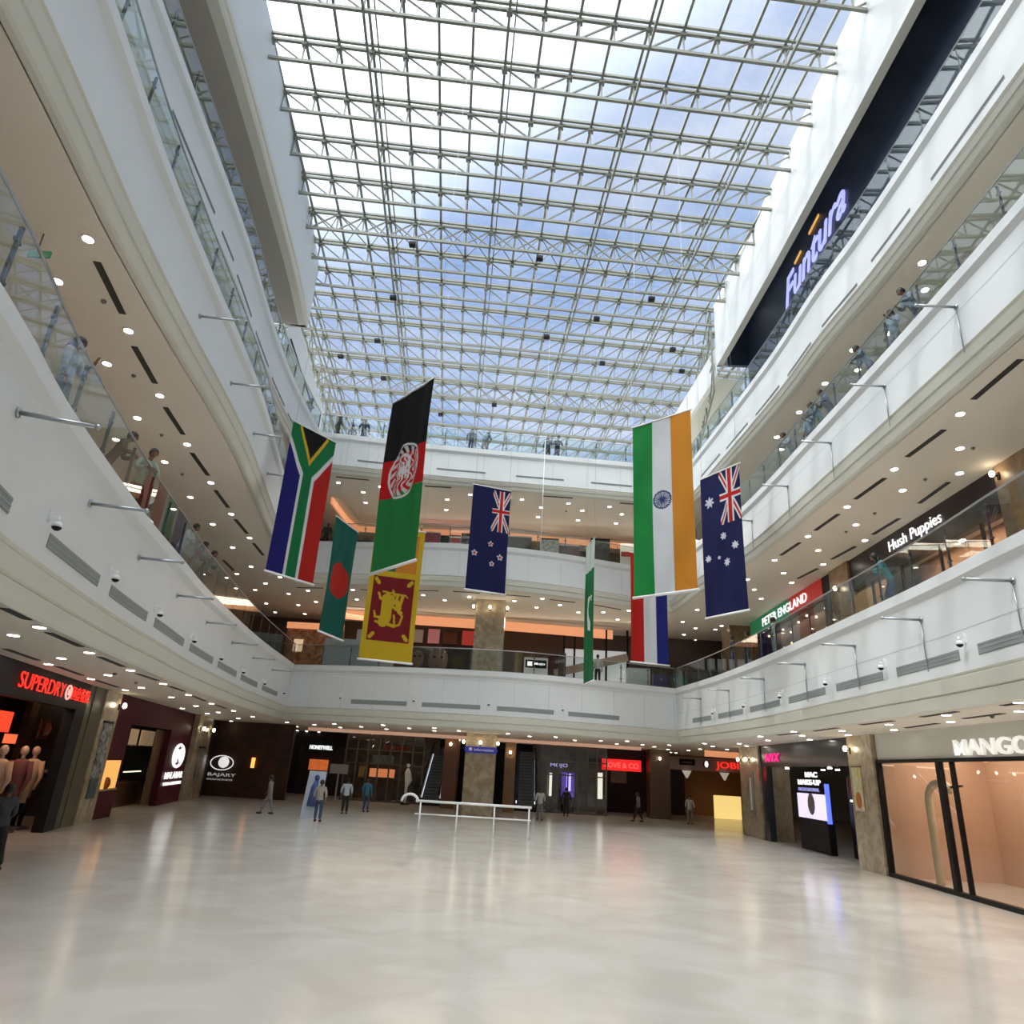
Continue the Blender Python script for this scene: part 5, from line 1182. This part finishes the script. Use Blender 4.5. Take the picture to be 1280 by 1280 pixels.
def body_mesh(pose):
    hip, chest, neck, head, sh, el, wr, dr, kn, an = joints(pose)
    mid = tuple((a+b)/2 for a, b in zip(hip, chest))
    ch = [([hip, mid, chest, neck, head], [(.135, .095), (.12, .085), (.13, .085), .05, .06], True)]
    for i in (0, 1):
        ch.append(([chest, sh[i], el[i], wr[i]], [(.13, .085), .045, .038, .027], False))
        hj = (kn[i][0], hip[1], hip[2]-.05); ft = (an[i][0], an[i][1]+.15, .035)
        ch.append(([hip, hj, kn[i], an[i], ft], [(.135, .095), .085, .052, .036, .035], False))
        d = Vector(dr[i]).normalized(); w = Vector(wr[i]); side_ = d.cross(Vector((0, 1, 0) if abs(d.y) < .8 else (1, 0, 0))).normalized()
        palm = w+d*.075
        ch.append(([wr[i], tuple(palm)], [.027, (.038, .018)], False))
        bend = Vector((0, .25, 0)) if abs(d.z) > .6 else Vector((0, 0, -.5))
        for f in range(4):
            o = side_*(.027-.018*f); L = (.066, .075, .070, .056)[f]
            p0 = w+d*.05+o*.6; p1 = palm+d*.02+o; p2 = p1+d*L*.5+bend*.02; p3 = p2+(d*.75+bend*.6)*L*.5
            ch.append(([tuple(p0), tuple(p1), tuple(p2), tuple(p3)], [.009, .0095, .0085, .007], True))
        s = 1
        p0 = w+d*.02+side_*.012; p1 = p0+side_*.032+d*.022; p2 = p1+d*.035+side_*.006
        ch.append(([tuple(p0), tuple(p1), tuple(p2)], [.010, .0105, .008], True))
    me = skin_mesh(ch, 'body')
    me.materials.append(M_SKINS[0]); me.materials.append(M_HAIR); me.materials.append(mat('lip', (.25, .08, .07), .5))
    bm = bmesh.new(); bm.from_mesh(me)
    hx, hy, hz = head[0], head[1]+.02, head[2]+.05
    mb = MB(); mb.ball((hx, hy, hz), (.076, .095, .118), 0, 16, 12)
    mb.ball((hx, hy+.095, hz-.015), (.014, .024, .026)); mb.ball((hx, hy+.07, hz-.085), (.035, .03, .028))
    for q in (-1, 1):
        mb.ball((hx+q*.077, hy-.005, hz-.01), (.012, .02, .03)); mb.ball((hx+q*.03, hy+.082, hz+.012), (.013, .008, .008), 1, 8, 5); mb.bar((hx+q*.014, hy+.09, hz+.034), (hx+q*.048, hy+.082, hz+.036), .008, .006, 1)
    mb.ball((hx, hy+.090, hz-.055), (.024, .008, .007), 2, 8, 5)
    off = len(bm.verts); vs = [bm.verts.new(v) for v in mb.v]
    for f, mi in zip(mb.f, mb.m):
        try: g = bm.faces.new([vs[i] for i in f]); g.material_index = mi; g.smooth = True
        except ValueError: pass
    bm.to_mesh(me); bm.free()
    return me
def cloth_meshes(pose, kurta=False):
    hip, chest, neck, head, sh, el, wr, dr, kn, an = joints(pose)
    mid = tuple((a+b)/2 for a, b in zip(hip, chest)); low = (0, hip[1]+.01, .80 if not kurta else .55)
    nk = (0, neck[1]-.01, 1.41)
    ch = [([low, hip, mid, chest, nk], [(.175, .13), (.172, .13), (.155, .12), (.185, .13), .085], True)]
    for i in (0, 1):
        w = tuple(a+(b-a)*(.55 if pose != 'lean' else .8) for a, b in zip(el[i], wr[i]))
        ch.append(([chest, sh[i], el[i], w], [(.18, .125), .088, .062, .048], False))
    top = skin_mesh(ch, 'shirt')
    ch = [([(0, hip[1], .96), (0, hip[1], .86)], [(.16, .12), (.165, .125)], True)]
    for i in (0, 1):
        ch.append(([(0, hip[1], .86), (kn[i][0], hip[1], .78), kn[i], (an[i][0], an[i][1], .10)], [(.165, .125), .11, .078, .066], False))
    bot = skin_mesh(ch, 'trousers')
    shoes = []
    for i in (0, 1):
        m = MB(); m.ball((an[i][0], an[i][1]+.07, .045), (.052, .145, .048), 0, 10, 7)
        sh_ = m.build('shoe', M_BLACK); shoes.append(sh_.data); bpy.data.objects.remove(sh_)
    return top, bot, shoes
def hair_mesh(pose, kind):
    head = joints(pose)[3]; hx, hy, hz = head[0], head[1]+.02, head[2]+.05
    m = MB(); V = []; F = []; nu, nv = 16, 8
    for j in range(nv+1):
        th = math.pi*.66*j/nv
        for i in range(nu):
            ph = 2*math.pi*i/nu; fr = max(0, math.sin(ph)); t2 = th*(1-.36*fr) if kind != 'long' else th*(1.25-.62*fr)
            r = 1.20+.03*math.sin(5*ph+j)
            V.append((hx+.078*r*math.sin(t2)*math.cos(ph), hy+.097*r*math.sin(t2)*math.sin(ph)-.006, hz+.120*1.07*math.cos(t2)+.004))
    for j in range(nv):
        for i in range(nu): F.append((j*nu+i, (j+1)*nu+i, (j+1)*nu+(i+1) % nu, j*nu+(i+1) % nu))
    m.add(V, F, 0, True)
    if kind == 'long':
        m.tube([(hx, hy-.07, hz+.02), (hx, hy-.10, hz-.10), (hx, hy-.11, hz-.25), (hx, hy-.10, hz-.36)], [.07, .085, .075, .03], 10)
    o = m.build('hair', M_HAIR); me = o.data; bpy.data.objects.remove(o); return me
BODY = {p: body_mesh(p) for p in ('lean', 'stand', 'walk', 'phone')}
CLOTH = {(p, k): cloth_meshes(p, k) for p in ('lean', 'stand', 'walk', 'phone') for k in (False, True)}
HAIR = {(p, k): hair_mesh(p, k) for p in ('lean', 'stand', 'walk', 'phone') for k in ('short', 'long')}
def person(label, x, y, z, face, pose, top, bottom, hair='short', skin=0, kurta=False, size=1.0, group=None):
    """face: heading in degrees, 0 looks along +y, positive turns left"""
    t = thing('person', label, 'person', (x, y, z+EYE), group)
    t.rotation_euler = (0, 0, math.radians(face)); t.scale = (size,)*3
    b = bpy.data.objects.new('body', BODY[pose]); COL.objects.link(b); b.parent = t
    b.material_slots[0].link = 'OBJECT'; b.material_slots[0].material = M_SKINS[skin]
    top_, bot_, sho = CLOTH[(pose, kurta)]
    for nm, me, c in (('shirt', top_, top), ('trousers', bot_, bottom), ('shoe', sho[0], (.02, .018, .015)), ('shoe', sho[1], (.02, .018, .015))):
        o = bpy.data.objects.new(nm, me); COL.objects.link(o); o.parent = t
        if not me.materials: me.materials.append(M_BLACK)
        o.material_slots[0].link = 'OBJECT'
        o.material_slots[0].material = mat('cloth_%02d%02d%02d' % tuple(int(k*99) for k in c), c, .8, noise=.25, nscale=9)
    o = bpy.data.objects.new('hair', HAIR[(pose, hair)]); COL.objects.link(o); o.parent = t
    return t
F0_, F1_, F2_, F3_ = 0-EYE, ZF[1], ZF[2], ZF[3]
DEN, BLK, WHT, GRY, TEA = (.05, .08, .15), (.015, .015, .018), (.62, .62, .62), (.22, .23, .25), (.06, .28, .32)
P_ = person
P_('person with long dark hair and a pale top at the left first gallery rail, nearest', -8.0, 9.95, F1_, -75, 'phone', (.50, .52, .58), DEN, 'long', size=1.06)
P_('person in a dark maroon shirt leaning on the left first gallery rail', -9.05, 13.3, F1_, -60, 'lean', (.09, .03, .035), BLK)
P_('person in a pale green shirt facing the one in maroon at the left rail', -9.0, 14.35, F1_, -120, 'lean', (.42, .52, .44), BLK, skin=1)
P_('person in a white shirt at the left first gallery rail beyond the maroon pair', -10.45, 19.6, F1_, -80, 'lean', WHT, GRY)
P_('person in a maroon top with dark bun at the left first gallery rail', -10.95, 21.4, F1_, -70, 'lean', (.22, .05, .05), BLK, 'long')
P_('person in a black jacket at the left first gallery rail, farthest of the left row', -11.1, 22.5, F1_, -90, 'lean', BLK, DEN)
P_('person in a teal top leaning over the right first gallery rail', 10.25, 19.1, F1_, 70, 'lean', TEA, DEN, 'long')
P_('person in a white shirt at the right first rail, before the green sign', 10.2, 28.1, F1_, 60, 'stand', (.55, .58, .55), (.30, .33, .30), kurta=True)
P_('person in dark blue, left of the pair at the far right first rail', 9.75, 32.4, F1_, 80, 'stand', (.025, .03, .06), DEN)
P_('person in dark clothes, right of the pair at the far right first rail', 10.1, 31.3, F1_, 100, 'stand', (.02, .02, .03), (.03, .05, .11))
P_('person in a white shirt seen from behind beside the crescent flag on the first gallery', 4.25, 40.0, F1_, 0, 'stand', WHT, BLK)
P_('person in a dark patterned shirt at the right middle gallery rail, nearest one', 10.2, 15.7, F2_, 80, 'lean', (.13, .16, .22), DEN)
P_('person with a hand raised at the right middle gallery rail, second nearest', 10.2, 16.7, F2_, 110, 'phone', (.25, .3, .36), GRY)
P_('person in a blue grey shirt standing alone at the right middle gallery rail', 10.2, 18.4, F2_, 60, 'lean', (.17, .22, .28), DEN)
P_('person in a striped dark top in the trio at the right middle gallery rail, nearest', 10.2, 21.2, F2_, 90, 'lean', (.08, .09, .15), BLK)
P_('person in a teal grey top in the trio at the right middle gallery rail, middle', 10.2, 22.0, F2_, 70, 'lean', (.14, .27, .32), DEN)
P_('person in a pale blue top in the trio at the right middle gallery rail, farthest', 10.2, 22.8, F2_, 100, 'phone', (.22, .32, .42), DEN, 'long')
P_('person in a grey top alone at the far part of the right middle gallery rail', 10.1, 24.5, F2_, 90, 'lean', (.3, .33, .38), GRY)
P_('person in black behind the middle gallery rail, right of the forked flag', -12.1, 38.4, F2_, 200, 'stand', BLK, BLK)
P_('person in green alone at the left top gallery rail', -12.3, 32.0, F3_, -80, 'lean', (.14, .22, .17), GRY)
P_('person in black leaning sideways on the far top gallery rail, leftmost of three', -11.0, 33.9, F3_, -60, 'walk', BLK, BLK)
P_('small person in grey behind the far top gallery rail, middle of three', -10.35, 34.5, F3_, 180, 'stand', (.22, .24, .28), GRY, size=.88)
P_('person in navy, rightmost of three at the far top gallery rail', -9.6, 34.1, F3_, 0, 'walk', (.04, .05, .10), (.05, .06, .12))
P_('person in dark clothes right of the black flag on the top rail, left of two', -3.6, 34.7, F3_, 20, 'stand', (.07, .09, .13), DEN)
P_('person with folded arms right of the black flag on the top rail, right of two', -2.8, 34.8, F3_, -30, 'lean', (.09, .12, .17), GRY)
P_('person with hands raised, left of the middle pair at the far top rail', .75, 35.3, F3_, 170, 'phone', (.03, .05, .09), BLK)
P_('person in dark blue, right of the middle pair at the far top rail', 1.3, 35.3, F3_, 190, 'lean', (.03, .05, .10), DEN)
P_('person in pale grey clothes walking by the dark shopfront on the ground floor', -11.6, 34.5, F0_, 90, 'walk', (.28, .25, .25), GRY, kurta=True)
P_('person in a beige shirt from behind beside the advertising stand', -8.6, 32.2, F0_, 0, 'stand', (.42, .38, .33), DEN)
P_('person in a white shirt from behind in the middle of the far shoppers', -8.7, 37.5, F0_, 10, 'stand', (.50, .54, .62), BLK)
P_('person in a blue shirt from behind, right of the white shirt shopper', -8.1, 39.7, F0_, -10, 'stand', (.03, .16, .26), DEN)
P_('person in a white cap and white top in front of the far right shop', 10.9, 47, F0_, 160, 'stand', WHT, GRY, skin=1)
P_('person with black hair passing in front of the black store at the left edge', -11.0, 15.9, F0_, 60, 'walk', (.05, .05, .06), BLK, skin=2)
P_('person in a pale patterned shirt at the far left edge beside the black store', -11.5, 15.3, F0_, -150, 'stand', (.35, .38, .42), BLK)
P_('person in dark clothes in front of the purple screen on the ground floor', 3.1, 47, F0_, 0, 'stand', BLK, BLK)
P_('person in a white shirt near the right escalator on the ground floor', 1.3, 42, F0_, 180, 'walk', WHT, GRY)
P_('person in grey walking in front of the red sign on the ground floor', 7.5, 46, F0_, 60, 'walk', GRY, BLK)
